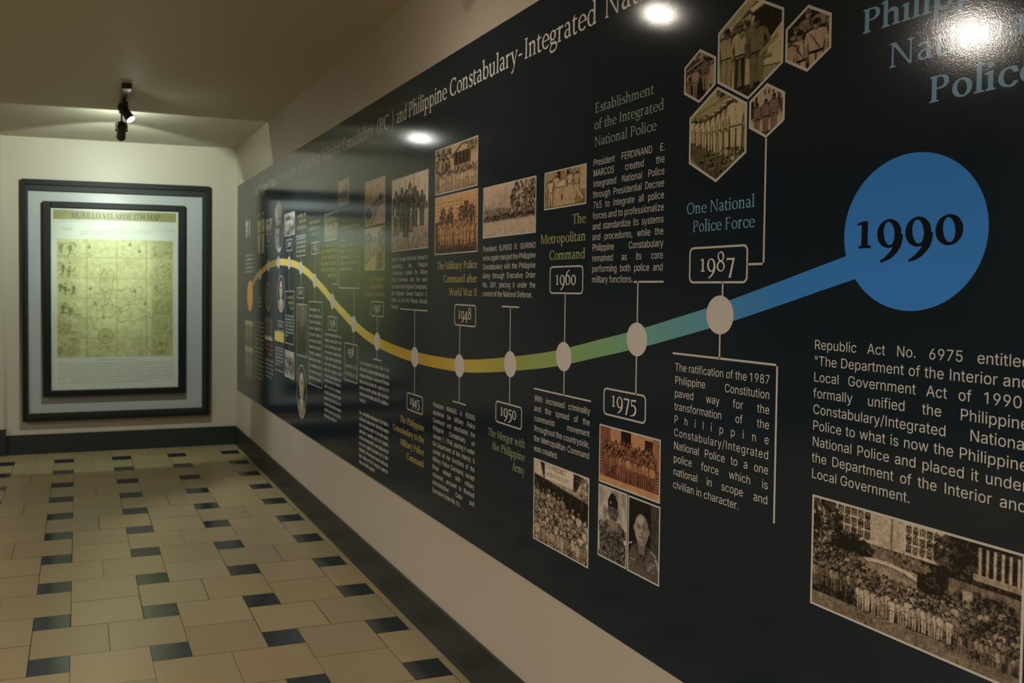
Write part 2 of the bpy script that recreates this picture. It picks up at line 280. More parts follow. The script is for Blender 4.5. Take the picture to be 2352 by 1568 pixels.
'n': (272, [[-2,218,-2,213,1,210,19,207,29,206,34,204,35,201,35,34,31,27,26,23,9,17,8,4,9,1,12,0,102,0,106,1,107,4,106,17,89,23,84,27,80,34,80,176,85,184,104,202,116,208,128,210,136,210,148,204,153,203,170,194,174,188,176,182,178,169,178,34,169,22,151,17,150,14,151,1,154,0,246,0,249,1,250,4,249,17,231,22,222,34,222,178,220,189,215,206,209,216,198,230,186,238,174,243,146,248,134,248,121,245,109,238,98,229,84,213,81,212,79,244,76,245,64,245,41,241,2,223,-1,221]]),
'o': (270, [[18,136,18,99,20,89,29,62,40,43,47,34,60,21,74,10,91,2,116,-5,139,-7,144,-5,154,-5,169,-1,179,2,196,10,208,19,223,34,236,53,245,71,252,98,252,136,250,146,241,172,230,192,223,201,210,214,196,225,179,233,154,240,131,242,126,240,116,240,101,236,91,233,74,225,62,216,47,201,34,182,29,172,22,154], [62,118,62,134,63,139,63,148,67,163,74,179,83,194,96,207,102,211,119,218,138,218,151,215,161,210,168,204,182,191,190,179,201,154,207,132,208,118,208,101,207,96,207,88,201,68,195,53,188,42,174,28,167,24,149,17,132,17,119,20,109,25,101,32,88,44,80,56,69,81,63,103]]),
'p': (280, [[-2,218,-2,213,1,210,19,207,29,206,34,204,35,201,35,-99,33,-102,26,-110,11,-114,9,-115,8,-131,9,-132,12,-133,104,-133,107,-131,106,-115,104,-114,89,-110,82,-102,80,-99,81,18,82,18,97,7,116,-1,131,-5,149,-7,164,-5,188,2,207,14,219,23,236,46,245,62,252,84,255,104,255,129,250,159,245,172,236,189,219,212,208,221,194,230,179,236,164,240,144,242,139,240,131,240,116,236,97,228,82,217,81,217,80,219,79,244,76,245,64,245,41,241,2,223,-1,221], [85,111,85,146,87,158,95,184,103,198,118,211,134,218,149,218,159,214,167,210,183,194,193,179,203,158,210,126,210,89,208,78,200,51,193,39,178,24,161,17,146,17,136,21,128,25,111,42,104,53,97,66,89,89]]),
'r': (188, [[-2,218,-2,213,1,210,19,207,29,206,34,204,35,201,35,34,31,27,26,23,9,17,8,14,9,1,12,0,102,0,106,1,107,4,106,17,89,23,84,27,80,34,81,174,86,183,97,196,104,201,111,203,119,204,128,203,156,190,158,192,170,224,173,234,172,236,164,238,149,240,131,240,119,238,106,235,99,231,90,226,82,219,81,219,79,244,76,245,64,245,41,241,2,223,-1,221]]),
's': (200, [[23,44,25,39,25,3,27,0,36,1,37,18,38,20,39,20,63,2,81,-6,101,-12,126,-12,139,-8,153,-1,159,3,170,14,178,26,185,41,190,66,190,78,188,88,180,107,167,122,149,135,121,150,78,169,69,178,67,186,76,203,88,213,102,218,118,218,134,213,151,202,161,188,164,186,166,171,174,170,177,172,175,189,178,196,175,202,175,228,174,231,171,232,164,231,163,221,161,220,143,233,124,240,116,242,93,242,78,238,62,229,48,216,42,209,35,196,32,179,33,166,38,153,48,138,56,130,81,112,121,93,132,85,143,74,145,69,147,56,145,44,141,34,137,28,128,20,114,15,102,14,82,17,66,25,58,32,45,44,39,53,36,55,35,64,32,67,27,67,25,64,25,49]]),
't': (162, [[10,231,10,216,11,213,32,212,35,209,35,53,39,32,47,13,53,4,63,-3,81,-10,106,-10,123,-5,143,5,157,16,155,24,152,28,148,28,124,23,99,23,93,25,87,29,80,43,80,208,81,211,84,212,148,212,149,213,150,216,149,234,146,235,81,236,80,239,80,293,78,295,69,295,66,294,65,293,37,252,35,248,34,236,31,235,12,235,11,234]]),
'u': (268, [[-10,218,-10,213,-7,210,-1,208,19,207,26,205,28,202,28,73,37,38,47,18,57,4,63,-2,76,-11,91,-18,116,-18,128,-15,141,-8,167,15,169,15,170,13,170,3,171,1,174,0,214,0,239,11,240,14,239,19,217,29,215,32,215,241,214,244,199,245,176,241,138,223,133,219,133,213,136,210,154,207,162,207,169,204,170,202,170,51,169,48,165,41,148,26,138,20,126,17,109,17,94,26,87,34,81,47,75,64,72,91,72,241,71,244,67,245,56,245,34,241,-7,223,-9,221]]),
'v': (260, [[-5,231,-5,221,-3,218,14,213,27,212,30,209,106,1,109,0,152,1,153,3,151,13,217,208,221,212,226,212,246,218,248,221,248,234,244,235,178,235,174,234,173,223,174,219,179,217,192,215,194,214,195,211,146,66,140,49,138,48,135,51,78,209,78,213,79,214,91,217,94,219,95,223,94,234,91,235,-1,235,-4,234]]),
'w': (410, [[-5,231,-5,221,-3,218,26,212,30,208,94,6,96,1,99,0,139,0,143,1,143,4,141,13,184,149,192,174,194,177,196,176,198,171,256,1,259,0,302,1,303,3,301,13,367,208,371,212,376,212,396,217,398,219,398,223,398,232,396,235,328,235,324,234,323,223,324,219,329,217,342,215,344,214,345,211,296,66,289,49,288,49,285,54,224,234,181,235,178,234,177,231,182,218,181,213,141,86,129,52,128,53,127,54,77,209,77,213,79,214,91,217,94,219,95,223,94,234,91,235,-1,235,-4,234]]),
'y': (265, [[-5,231,-5,221,-3,218,14,213,27,212,31,208,107,9,111,1,117,-1,118,-3,108,-31,93,-67,85,-81,75,-94,70,-99,61,-105,48,-105,38,-102,35,-104,25,-129,26,-134,39,-138,58,-138,71,-135,83,-128,97,-114,105,-102,116,-79,123,-62,128,-49,128,-41,142,-3,146,0,156,0,158,3,152,18,152,23,222,209,226,212,231,212,251,218,253,221,253,232,252,234,249,235,182,235,179,234,178,223,179,219,182,217,198,215,199,213,141,58,139,56,137,58,130,74,79,209,79,214,91,217,94,219,95,223,94,234,91,235,-1,235,-4,234]]),
'0': (250, [[18,136,18,99,20,88,27,64,37,44,47,31,60,18,81,4,99,-3,123,-7,143,-5,161,0,178,9,191,18,203,31,209,39,223,64,228,79,232,98,232,138,228,156,221,174,209,196,203,204,191,217,169,231,151,238,128,242,108,240,81,231,60,218,47,204,35,188,27,171,22,156], [62,118,62,141,67,169,75,189,83,201,90,208,104,216,111,218,123,218,133,216,143,211,151,205,158,198,168,184,178,164,185,141,188,119,188,94,183,66,176,49,167,34,159,27,153,22,139,17,126,17,118,19,108,24,99,30,92,38,82,51,72,71,65,94]]),
'1': (200, [[35,216,35,209,38,207,76,207,78,206,78,202,78,34,69,22,49,17,48,14,49,1,53,0,148,0,151,1,152,4,151,17,131,22,122,34,122,231,120,239,118,240,76,235,39,221,36,219]]),
'2': (230, [[21,186,23,182,39,178,50,198,61,208,67,213,86,221,96,223,111,223,132,218,146,210,156,198,161,188,163,179,163,158,151,138,138,121,114,97,93,78,38,35,26,32,24,23,25,4,26,1,29,0,206,0,209,1,210,29,209,32,207,33,82,34,84,38,124,62,145,76,167,93,188,114,196,126,203,139,207,151,208,161,208,178,206,189,201,206,195,219,185,231,166,245,143,253,132,255,106,255,88,251,69,245,50,232,37,219,29,208,22,192]]),
'3': (235, [[21,196,21,194,24,192,39,187,50,204,60,213,67,217,78,221,88,223,109,223,124,220,143,209,151,199,153,192,153,182,155,178,155,159,153,151,144,135,134,127,121,120,102,120,86,116,83,112,83,107,85,96,88,91,89,90,114,95,131,91,149,83,164,70,173,56,177,44,178,32,177,26,177,11,170,-11,160,-27,142,-51,132,-60,116,-73,99,-83,88,-88,63,-96,31,-102,26,-104,25,-107,25,-119,27,-122,58,-122,91,-117,128,-106,148,-98,166,-88,184,-75,197,-62,208,-46,220,-22,227,3,227,13,228,19,227,36,221,54,216,66,207,80,198,92,178,106,161,114,160,116,180,134,191,154,198,181,197,199,193,211,182,231,172,240,164,246,151,253,138,257,126,258,112,258,91,255,76,250,53,238,44,232,34,221,29,214]]),
'4': (250, [[15,18,15,-3,18,-5,139,-5,142,-6,143,-9,143,-106,144,-107,148,-108,182,-108,186,-107,187,-104,187,-7,188,-6,191,-5,234,-4,235,-1,235,18,234,21,232,22,191,22,188,23,187,24,187,231,185,239,153,240,144,234,140,223,21,26,16,21], [56,24,137,159,141,164,143,165,143,158,143,26,143,23,139,22,59,22,56,23]]),
'5': (240, [[25,-107,25,-119,27,-122,56,-122,89,-117,129,-105,161,-90,171,-82,188,-70,198,-59,208,-46,220,-22,226,1,228,13,228,39,227,51,216,76,203,94,195,103,178,115,167,120,153,125,134,128,112,128,99,127,76,120,72,120,72,194,72,197,76,198,204,199,206,201,210,213,219,248,219,249,214,250,210,249,202,238,198,235,54,235,51,234,50,231,50,93,61,91,96,98,111,98,131,95,149,86,163,74,173,58,178,34,178,19,175,3,168,-14,153,-40,145,-49,132,-62,112,-76,93,-86,69,-95,39,-102,31,-102,26,-104]]),
'6': (250, [[10,153,10,131,11,129,16,128,18,126,18,98,22,79,27,64,37,44,47,31,59,18,72,9,89,0,108,-5,123,-7,143,-5,169,4,191,18,203,31,213,44,223,64,228,79,232,98,232,136,230,148,223,171,213,191,203,204,190,218,169,231,151,238,129,242,121,242,99,238,82,232,80,232,85,246,100,268,108,277,139,308,171,331,201,348,203,351,196,365,192,365,171,358,154,351,131,340,96,317,85,308,63,286,49,268,39,252,29,234,20,211,15,189], [62,118,62,141,67,169,75,189,83,201,90,208,104,216,111,218,123,218,133,216,143,211,151,205,158,198,168,184,178,164,185,141,188,119,188,94,183,66,176,49,167,34,159,27,153,22,139,17,126,17,118,19,108,24,99,30,92,38,82,51,72,71,65,94]]),
'7': (235, [[25,234,26,174,27,174,30,176,36,184,37,198,39,200,171,200,174,198,81,-116,81,-118,84,-118,132,-118,136,-114,218,196,219,198,225,202,225,232,224,234,221,235,39,235,27,239,25,238]]),
'8': (250, [[20,101,20,83,22,71,27,56,37,38,45,28,62,13,76,4,93,-3,109,-7,139,-7,162,-1,174,4,196,18,207,29,216,43,223,56,228,71,230,83,230,103,228,114,223,129,216,143,205,158,188,172,167,184,167,186,190,208,201,225,208,248,210,258,210,278,205,301,195,321,190,327,181,337,167,348,154,355,134,360,116,360,106,358,93,353,76,343,60,327,50,312,44,296,40,278,40,258,44,239,50,224,59,209,75,192,83,186,82,184,67,176,54,167,43,156,38,148,27,129,22,114], [62,88,62,109,64,118,67,128,76,143,86,153,96,160,108,165,123,167,141,163,154,156,161,152,176,136,185,122,191,104,193,94,193,71,188,53,183,43,178,36,169,27,153,17,146,15,132,13,114,17,101,24,94,28,81,42,69,61,64,76], [70,283,72,298,75,309,85,326,94,333,108,338,116,338,129,335,141,327,155,314,163,302,170,288,173,272,175,258,173,242,171,234,161,215,156,211,148,205,134,202,129,202,116,205,104,213,90,226,80,241,75,252,72,266]]),
'9': (250, [[18,118,18,98,20,88,27,64,41,39,47,31,60,18,81,4,108,-5,129,-7,151,-3,167,3,170,3,165,-11,150,-32,143,-42,111,-73,79,-96,49,-112,47,-116,50,-124,53,-129,56,-130,97,-116,119,-105,146,-88,166,-72,187,-51,200,-34,220,-3,230,24,238,64,238,76,240,83,240,104,238,107,233,107,232,109,232,138,228,156,223,171,213,191,203,204,191,217,169,231,151,238,129,242,108,240,81,231,59,217,47,204,37,191,27,171,20,148,18,138], [62,118,62,141,67,169,75,189,83,201,90,208,104,216,111,218,123,218,133,216,143,211,151,205,158,198,168,184,178,164,185,141,188,119,188,94,183,66,176,49,167,34,159,27,153,22,139,17,126,17,118,19,108,24,99,30,92,38,82,51,72,71,65,94]]),
'(': (165, [[24,141,25,136,25,122,32,81,40,46,57,-1,75,-39,95,-71,120,-101,123,-103,126,-103,133,-97,134,-94,114,-66,97,-37,82,1,72,39,65,79,65,94,63,101,63,202,70,251,77,276,87,302,105,337,123,362,133,372,133,376,128,383,124,384,100,361,77,329,58,292,42,251,33,218,27,179,27,169,25,164,25,146]]),
')': (165, [[31,-94,32,-97,39,-103,42,-103,45,-101,64,-78,83,-51,102,-13,115,16,125,46,135,89,141,141,140,146,140,164,138,169,138,179,132,218,123,251,108,291,93,321,78,345,65,361,41,384,39,384,36,381,32,376,32,372,42,362,53,348,66,326,78,302,85,286,95,249,102,202,102,101,100,94,100,79,97,56,93,38,83,1,65,-42,51,-66]]),
'-': (155, [[15,129,15,104,16,101,18,100,136,100,139,101,140,103,140,129,139,132,138,133,19,133,16,132]]),
'.': (125, [[37,24,37,14,41,5,49,-3,59,-7,66,-7,76,-3,84,5,88,14,88,26,85,34,76,43,66,47,59,47,49,43,40,34]]),
',': (125, [[37,24,37,13,42,4,49,-3,58,-6,63,-7,65,-9,63,-19,53,-39,44,-51,46,-57,49,-59,58,-56,71,-47,78,-37,83,-27,87,-16,90,6,88,26,84,35,76,43,67,46,61,47,53,45,48,42,40,34]])},
'B': {'P': (280, [[18,341,19,326,36,321,43,314,45,309,45,34,43,31,36,24,19,19,18,3,19,1,23,0,129,0,131,1,132,4,131,19,114,24,107,31,105,34,105,163,106,164,109,165,164,165,186,168,206,175,227,188,240,201,248,213,255,229,257,239,257,271,255,281,248,298,240,309,227,322,206,335,188,341,164,345,23,345,19,344], [105,191,106,312,112,320,116,322,151,322,161,320,171,315,182,306,190,294,196,278,198,268,198,242,193,223,188,213,179,202,171,195,161,190,153,188,138,188,132,187,109,187,106,188]]),
'N': (385, [[22,341,22,331,23,327,54,323,56,322,57,319,57,36,48,24,31,19,29,18,28,14,29,1,32,0,108,0,111,1,112,3,111,18,109,19,93,24,83,36,83,283,84,288,88,287,94,278,297,-1,302,-5,314,-5,327,1,328,4,328,309,337,321,362,326,363,329,362,344,359,345,271,345,268,344,267,342,267,329,268,326,286,323,292,321,302,309,302,49,301,42,299,42,292,53,112,343,108,345,26,345,23,344]]),
'h': (272, [[-10,349,-10,344,-7,342,26,338,27,337,28,334,28,36,19,24,1,19,0,16,1,1,4,0,111,0,114,1,115,4,114,19,96,24,87,36,87,178,95,189,106,199,118,203,131,203,134,203,163,189,168,184,170,176,170,34,168,31,161,24,144,19,143,16,144,1,148,0,252,0,256,1,257,4,256,19,239,24,232,31,230,34,230,168,228,172,228,184,225,201,218,216,212,225,198,239,179,250,171,252,139,255,124,251,111,243,97,228,89,214,88,214,87,372,86,376,82,377,59,377,53,375,41,375,32,373,-7,355,-9,352]]),
'i': (128, [[-5,218,-5,213,-3,210,26,206,32,204,33,201,33,36,24,24,6,19,5,16,6,1,9,0,116,0,119,1,120,4,119,19,101,24,92,36,92,241,91,244,88,245,71,245,39,241,-2,223,-4,221], [23,321,24,311,27,301,31,295,39,287,53,282,67,282,81,287,88,294,93,301,97,312,96,324,93,334,89,340,81,348,67,353,53,353,39,348,32,341,27,334]]),
'l': (128, [[-5,349,-5,344,-3,342,31,338,32,337,33,334,33,36,24,24,6,19,5,3,6,1,9,0,118,0,119,1,120,4,119,19,101,24,92,36,92,374,89,377,64,377,58,375,46,375,38,373,-3,355,-4,352]]),
'p': (280, [[-10,218,-10,213,-7,210,21,206,27,204,28,201,28,-96,26,-101,19,-109,1,-114,0,-131,1,-132,4,-133,112,-133,114,-132,115,-129,114,-114,96,-109,89,-101,87,-96,87,11,89,13,101,5,116,-1,131,-5,151,-7,166,-5,188,2,207,14,219,23,236,46,245,62,252,84,255,104,255,129,252,151,248,164,236,189,219,212,208,221,194,230,179,236,164,240,149,242,131,240,108,233,89,222,87,224,87,242,84,245,64,245,59,243,36,242,29,240,-6,223,-9,221], [100,114,100,156,102,168,109,191,117,204,125,213,132,216,144,217,156,211,167,200,175,189,185,168,192,143,195,121,195,78,191,59,183,38,178,31,170,23,161,18,149,19,139,24,128,35,120,46,110,68,103,93]]),
'n': (272, [[-10,218,-10,213,-7,210,21,206,27,204,28,201,28,36,19,24,1,19,0,4,1,1,4,0,111,0,114,1,115,4,114,19,96,24,87,36,87,176,88,181,104,198,119,203,134,203,162,190,168,184,170,176,170,34,168,31,161,24,144,19,143,16,144,1,148,0,252,0,256,1,257,4,256,19,239,24,232,31,230,34,230,166,228,172,228,184,223,206,216,219,212,226,199,238,179,250,171,252,139,255,124,251,111,243,97,228,89,214,88,214,87,216,87,242,86,244,82,245,64,245,59,243,34,241,-7,223,-9,221]]),
'a': (235, [[18,206,18,204,22,201,53,182,55,184,63,198,76,210,89,216,97,218,104,218,113,211,126,191,131,179,135,159,135,141,134,138,131,137,119,140,94,140,69,133,54,125,44,117,30,99,24,86,20,69,20,59,22,48,29,32,35,23,43,14,53,7,66,0,86,-5,109,-5,119,-3,136,2,149,9,159,0,169,-5,178,-7,188,-7,194,-5,211,5,217,12,223,19,223,21,217,28,214,30,199,27,196,28,195,29,195,148,193,154,193,169,190,188,185,202,178,216,165,232,158,238,148,243,134,247,121,248,114,247,94,247,82,245,64,240,44,230,31,220,20,209], [65,68,65,79,67,88,75,103,82,110,97,118,106,120,119,120,128,118,134,114,135,34,134,31,132,30,119,25,106,25,97,27,88,32,78,39,72,48,67,58]]),
't': (162, [[10,231,11,213,14,212,26,212,28,209,28,49,32,29,37,16,49,-2,58,-8,72,-15,82,-17,99,-17,119,-11,129,-6,151,9,157,14,157,18,154,26,151,29,144,28,102,28,96,31,91,36,87,51,87,209,88,211,91,212,148,212,150,214,150,232,149,234,146,235,88,236,87,239,87,293,84,295,72,295,69,294,65,291,30,252,28,249,27,236,24,235,12,235,11,234]]),
'o': (270, [[18,136,18,99,20,89,29,62,40,43,47,34,60,21,74,10,91,2,116,-5,139,-7,144,-5,154,-5,169,-1,179,2,196,10,208,19,223,34,236,53,245,71,252,98,252,136,250,146,241,172,230,192,223,201,210,214,196,225,179,233,154,240,131,242,126,240,116,240,101,236,91,233,74,225,62,216,47,201,34,182,29,172,22,154], [77,121,77,141,82,171,89,188,98,202,109,211,121,217,136,216,148,211,154,207,166,194,173,184,181,168,190,139,193,116,193,94,188,64,181,48,172,32,161,24,149,18,134,19,123,24,116,28,104,41,97,51,89,68,80,96]]),
'c': (232, [[18,136,18,98,25,71,34,53,47,34,61,20,74,10,91,2,116,-5,124,-5,149,-12,169,-11,186,-5,202,7,217,21,222,29,228,36,228,41,233,48,233,51,231,53,186,62,184,61,175,41,163,28,151,20,129,19,121,22,114,27,103,38,97,45,89,62,82,84,78,103,78,143,82,163,87,178,96,195,106,207,119,215,124,217,139,217,148,214,156,208,167,198,173,189,181,172,185,161,188,158,243,164,243,166,240,176,227,196,223,213,218,223,211,229,194,240,179,243,172,243,159,240,144,240,139,242,132,242,126,240,116,240,91,233,74,225,61,215,48,202,34,182,29,172,22,154]]),
'e': (245, [[18,136,18,98,22,81,27,66,35,49,42,39,54,25,76,9,88,3,106,-3,114,-5,124,-5,149,-12,169,-12,189,-3,201,5,218,21,229,36,228,39,219,47,212,42,207,40,174,43,171,41,162,29,153,22,148,20,128,19,121,21,114,26,102,37,92,54,84,76,78,103,78,116,81,118,91,120,139,120,148,122,182,122,186,121,188,118,191,117,246,118,247,138,245,148,238,169,230,186,222,196,211,210,189,226,177,232,151,240,129,242,104,238,89,233,76,226,65,219,53,208,35,186,27,169,22,154], [78,139,78,146,82,164,87,179,95,196,102,205,112,213,124,217,136,217,143,214,153,208,162,199,175,178,181,159,185,143,184,139,182,138,156,138,149,137,99,137,93,135,82,135,79,136]]),
'1': (200, [[28,216,28,209,31,207,67,207,69,206,70,202,70,34,68,31,61,24,58,22,41,19,40,16,41,1,44,0,156,0,159,1,160,4,159,19,143,22,139,24,132,31,130,34,130,231,126,239,123,240,118,238,102,238,97,237,82,237,69,235,31,221,29,219]]),
'9': (250, [[18,118,18,98,20,88,27,64,40,39,47,31,59,18,81,4,108,-5,128,-7,143,-5,158,-1,160,-1,160,-3,156,-11,143,-31,108,-69,80,-92,48,-112,47,-116,52,-128,54,-131,58,-131,91,-121,108,-115,138,-100,156,-88,178,-70,200,-46,221,-16,230,1,238,26,242,41,247,76,247,104,244,107,234,107,232,109,232,138,228,156,223,171,215,188,203,204,191,217,169,231,151,238,129,242,108,240,81,231,59,217,47,204,37,191,27,171,20,148,18,138], [77,121,77,149,80,171,87,192,97,208,106,214,112,217,121,217,131,213,138,208,148,196,160,174,166,154,170,139,173,114,173,86,168,56,161,39,154,29,150,24,139,19,128,19,119,22,111,28,102,39,90,61,84,81,80,96]]),
'0': (250, [[18,136,18,99,20,88,27,64,37,44,47,31,60,18,81,4,99,-3,123,-7,143,-5,161,0,178,9,191,18,203,31,209,39,223,64,228,79,232,98,232,138,228,156,221,174,209,196,203,204,191,217,169,231,151,238,128,242,108,240,81,231,60,218,47,204,35,188,27,171,22,156], [77,121,77,149,80,171,87,192,97,208,106,214,112,217,121,217,131,213,138,208,148,196,160,174,166,154,170,139,173,114,173,86,168,56,161,39,154,29,150,24,139,19,128,19,119,22,111,28,102,39,90,61,84,81,80,96]]),
'M': (452, [[28,14,28,3,31,0,108,0,111,1,112,3,111,18,109,19,93,24,83,36,83,281,84,290,86,289,96,268,217,6,219,3,224,6,234,1,236,3,248,31,345,272,348,276,349,277,350,269,350,34,348,31,341,24,324,19,323,3,324,1,328,0,432,0,436,1,437,4,436,19,419,24,412,31,410,34,410,318,411,321,414,323,429,325,436,327,437,331,436,344,432,345,344,345,341,344,340,329,338,322,241,71,238,63,236,63,234,66,129,344,126,345,34,345,31,344,30,341,30,331,31,327,41,325,51,325,56,322,57,319,57,38,56,34,49,25,44,22,31,19,29,18]]),
'U': (370, [[18,341,19,326,36,321,43,314,45,311,45,103,48,96,52,74,57,59,67,39,74,29,93,8,112,-6,123,-11,141,-18,159,-22,194,-22,206,-20,227,-13,244,-5,254,2,268,13,280,26,286,34,295,49,300,61,306,84,308,99,308,309,318,321,334,326,336,327,337,331,336,344,332,345,258,345,254,344,253,342,254,327,256,326,272,321,282,309,282,116,280,101,275,81,265,61,260,54,245,39,238,34,227,29,212,24,199,22,186,22,167,25,151,32,140,39,125,53,117,64,112,74,107,91,105,103,105,311,107,314,114,321,131,326,132,329,131,344,128,345,23,345,19,344]]),
'R': (332, [[18,341,19,326,36,321,43,314,45,309,45,34,43,31,36,24,19,19,18,16,19,1,23,0,128,0,131,1,132,4,131,19,114,24,107,31,105,34,105,163,106,164,109,165,154,165,159,163,279,2,284,0,329,1,330,4,329,9,322,12,306,14,299,18,228,172,224,175,210,176,211,178,227,188,241,202,250,216,257,238,257,272,250,294,240,309,227,322,216,330,202,336,178,343,164,345,23,345,19,344], [105,191,106,312,112,320,116,322,151,322,161,320,171,315,182,306,190,294,196,278,198,268,198,242,193,223,188,213,179,202,171,195,161,190,153,188,138,188,132,187,109,187,106,188]]),
'I': (160, [[23,341,24,326,41,321,48,314,50,309,50,34,48,31,41,24,24,19,23,3,24,1,27,0,134,0,136,1,137,4,136,19,119,24,112,31,110,34,110,309,112,314,119,321,136,326,137,342,136,344,132,345,27,345,24,344]]),
'L': (280, [[18,341,19,326,36,321,43,314,45,309,45,34,43,31,36,24,19,19,18,16,19,1,23,0,241,0,244,1,246,4,260,62,262,73,259,75,252,75,250,73,236,26,232,23,116,23,112,25,106,32,105,36,105,311,107,314,114,321,131,326,132,342,131,344,128,345,23,345,19,344]]),
'O': (390, [[23,192,23,151,30,118,37,99,45,83,63,57,78,40,90,29,108,17,134,4,149,-1,174,-7,216,-7,241,-1,256,4,271,11,282,17,301,30,315,43,327,56,345,83,353,99,360,118,367,151,367,194,360,228,353,246,345,262,328,288,312,305,300,316,282,328,256,341,241,346,216,352,174,352,149,346,134,341,119,334,108,328,89,315,76,303,63,289,45,262,37,246,30,228,25,206], [87,171,87,191,88,198,88,208,94,234,102,258,110,274,125,294,132,302,148,313,166,321,186,325,194,325,212,321,231,313,241,306,249,300,260,289,268,279,280,261,290,239,298,209,303,174,303,154,302,148,302,138,296,111,288,88,280,71,265,51,248,36,229,25,216,22,206,20,196,20,178,24,159,32,141,45,130,56,115,76,105,94,95,121,90,144]]),
'V': (355, [[-8,341,-8,331,-7,327,-1,325,18,322,27,322,30,319,141,1,144,0,207,1,208,3,203,16,204,23,304,318,308,322,318,322,341,327,342,331,341,344,337,345,256,345,252,344,252,331,253,327,261,325,276,323,277,322,278,319,191,64,189,62,187,62,180,81,97,321,99,323,112,325,118,328,118,331,118,344,114,345,-4,345,-7,344]]),
'E': (288, [[18,341,19,326,36,321,43,314,45,309,45,34,43,31,36,24,19,19,18,16,19,1,23,0,241,0,244,1,246,4,260,62,262,73,259,75,252,75,250,73,236,26,232,23,116,23,112,25,107,31,105,36,105,163,106,166,109,167,192,167,195,164,196,141,202,140,204,141,205,144,205,213,204,216,202,217,198,217,195,214,195,192,192,190,109,190,106,191,105,194,106,312,112,320,116,322,231,322,233,319,237,283,239,280,244,280,247,283,247,293,243,311,242,336,239,344,236,345,23,345,19,344]]),
'A': (360, [[7,14,7,3,9,0,96,0,98,3,97,17,79,22,77,24,99,88,104,99,108,100,229,100,232,99,233,98,258,24,256,22,241,20,233,18,232,14,232,4,233,1,236,0,359,0,362,1,363,14,362,18,356,20,337,23,328,23,325,26,251,248,218,346,216,349,212,350,150,349,150,346,155,329,155,322,51,28,48,23,38,23,9,18,8,17], [112,124,157,254,167,283,169,285,171,283,195,214,224,124,221,122,118,122,114,122]]),
'D': (378, [[18,341,19,326,36,321,43,314,45,309,45,34,43,31,36,24,19,19,18,16,19,1,23,0,171,0,178,2,189,2,217,7,244,15,259,22,274,30,292,43,315,66,330,88,341,112,347,132,350,154,350,191,345,221,338,241,330,258,315,279,292,302,274,315,259,323,244,330,216,338,189,343,178,343,171,345,23,345,19,344], [105,36,106,312,112,319,129,322,153,322,158,320,167,320,184,316,202,310,219,301,231,293,252,272,263,256,268,247,276,223,282,196,282,149,276,122,266,96,252,74,231,52,216,42,199,34,184,29,167,25,158,25,153,23,129,23,114,25,107,31]]),
'7': (235, [[25,234,26,174,27,174,32,178,38,187,41,188,171,188,174,186,81,-116,81,-118,84,-118,132,-118,136,-114,214,179,217,187,222,188,225,191,225,232,224,234,221,235,39,235,27,239,25,238]]),
'3': (235, [[20,196,24,192,39,187,41,188,48,200,56,208,72,218,82,222,96,222,108,220,124,213,140,202,144,196,146,191,147,179,150,163,150,156,145,139,139,132,126,124,111,123,86,117,84,116,83,112,85,98,87,91,89,90,97,90,111,93,129,88,145,79,155,71,161,62,168,48,170,36,168,26,168,13,163,-4,158,-14,133,-49,113,-67,97,-78,84,-85,53,-96,26,-102,25,-106,25,-121,26,-122,29,-123,71,-123,86,-122,126,-113,149,-105,169,-95,182,-86,199,-73,205,-66,216,-49,226,-29,233,-9,235,1,237,14,237,26,235,36,228,59,223,69,212,86,196,102,184,110,168,118,168,119,182,131,190,141,198,156,205,174,205,194,200,214,193,228,187,236,176,247,164,255,154,260,146,262,134,263,121,263,116,262,108,262,93,258,66,246,51,238,39,228,31,218,24,206]]),
'4': (250, [[15,28,15,-1,16,-4,18,-5,131,-5,134,-6,135,-9,135,-104,136,-107,139,-108,191,-108,194,-107,195,-104,195,-7,196,-6,199,-5,234,-4,235,-1,235,28,234,31,232,32,199,32,196,32,195,34,195,231,191,239,153,240,146,236,136,234,134,214,26,36,23,32,16,31], [62,34,124,138,132,151,134,151,135,144,135,36,134,33,131,32,66,32,63,32]])},
'S': {'"': (226, [[51,354,52,321,53,314,53,284,55,278,55,248,57,241,57,228,58,226,61,225,86,225,88,228,88,241,90,246,90,276,92,284,94,354,93,356,89,357,54,357,52,356], [133,352,133,312,135,304,135,256,137,249,137,228,138,226,141,225,167,225,170,228,170,238,172,242,172,293,173,301,173,348,175,354,174,356,171,357,138,357,134,356]]),
',': (132, [[30,-81,31,-83,34,-83,56,-83,58,-81,93,46,93,49,91,50,53,50,49,48]]),
'.': (132, [[37,29,39,18,46,7,56,0,67,-1,79,1,89,7,96,19,98,28,94,43,89,50,78,58,67,59,58,58,46,52,39,41]]),
'/': (176, [[13,-47,14,-51,18,-52,48,-52,51,-47,161,366,162,371,161,373,129,373,126,371]]),
'0': (320, [[35,179,37,174,37,158,38,153,38,134,40,122,50,79,70,41,94,18,123,2,148,-2,171,-2,176,0,196,2,207,7,227,18,247,39,260,61,270,81,280,122,282,134,282,153,283,158,283,174,285,179,283,184,283,201,282,206,282,224,280,236,270,278,251,312,240,326,224,341,196,356,164,362,153,362,132,358,121,355,90,337,69,312,50,278,40,236,38,224,38,206,37,201,37,184], [77,141,77,219,85,258,97,286,115,308,134,321,154,325,166,325,186,321,205,308,223,286,235,258,242,223,242,206,243,199,243,159,242,153,242,136,235,101,221,71,205,51,184,37,158,33,134,38,115,51,99,71,85,101]]),
'1': (290, [[43,296,43,261,44,258,46,257,124,315,128,316,129,314,130,4,131,3,134,2,171,2,172,3,173,6,173,354,172,356,169,357,121,356,49,304,44,299]]),
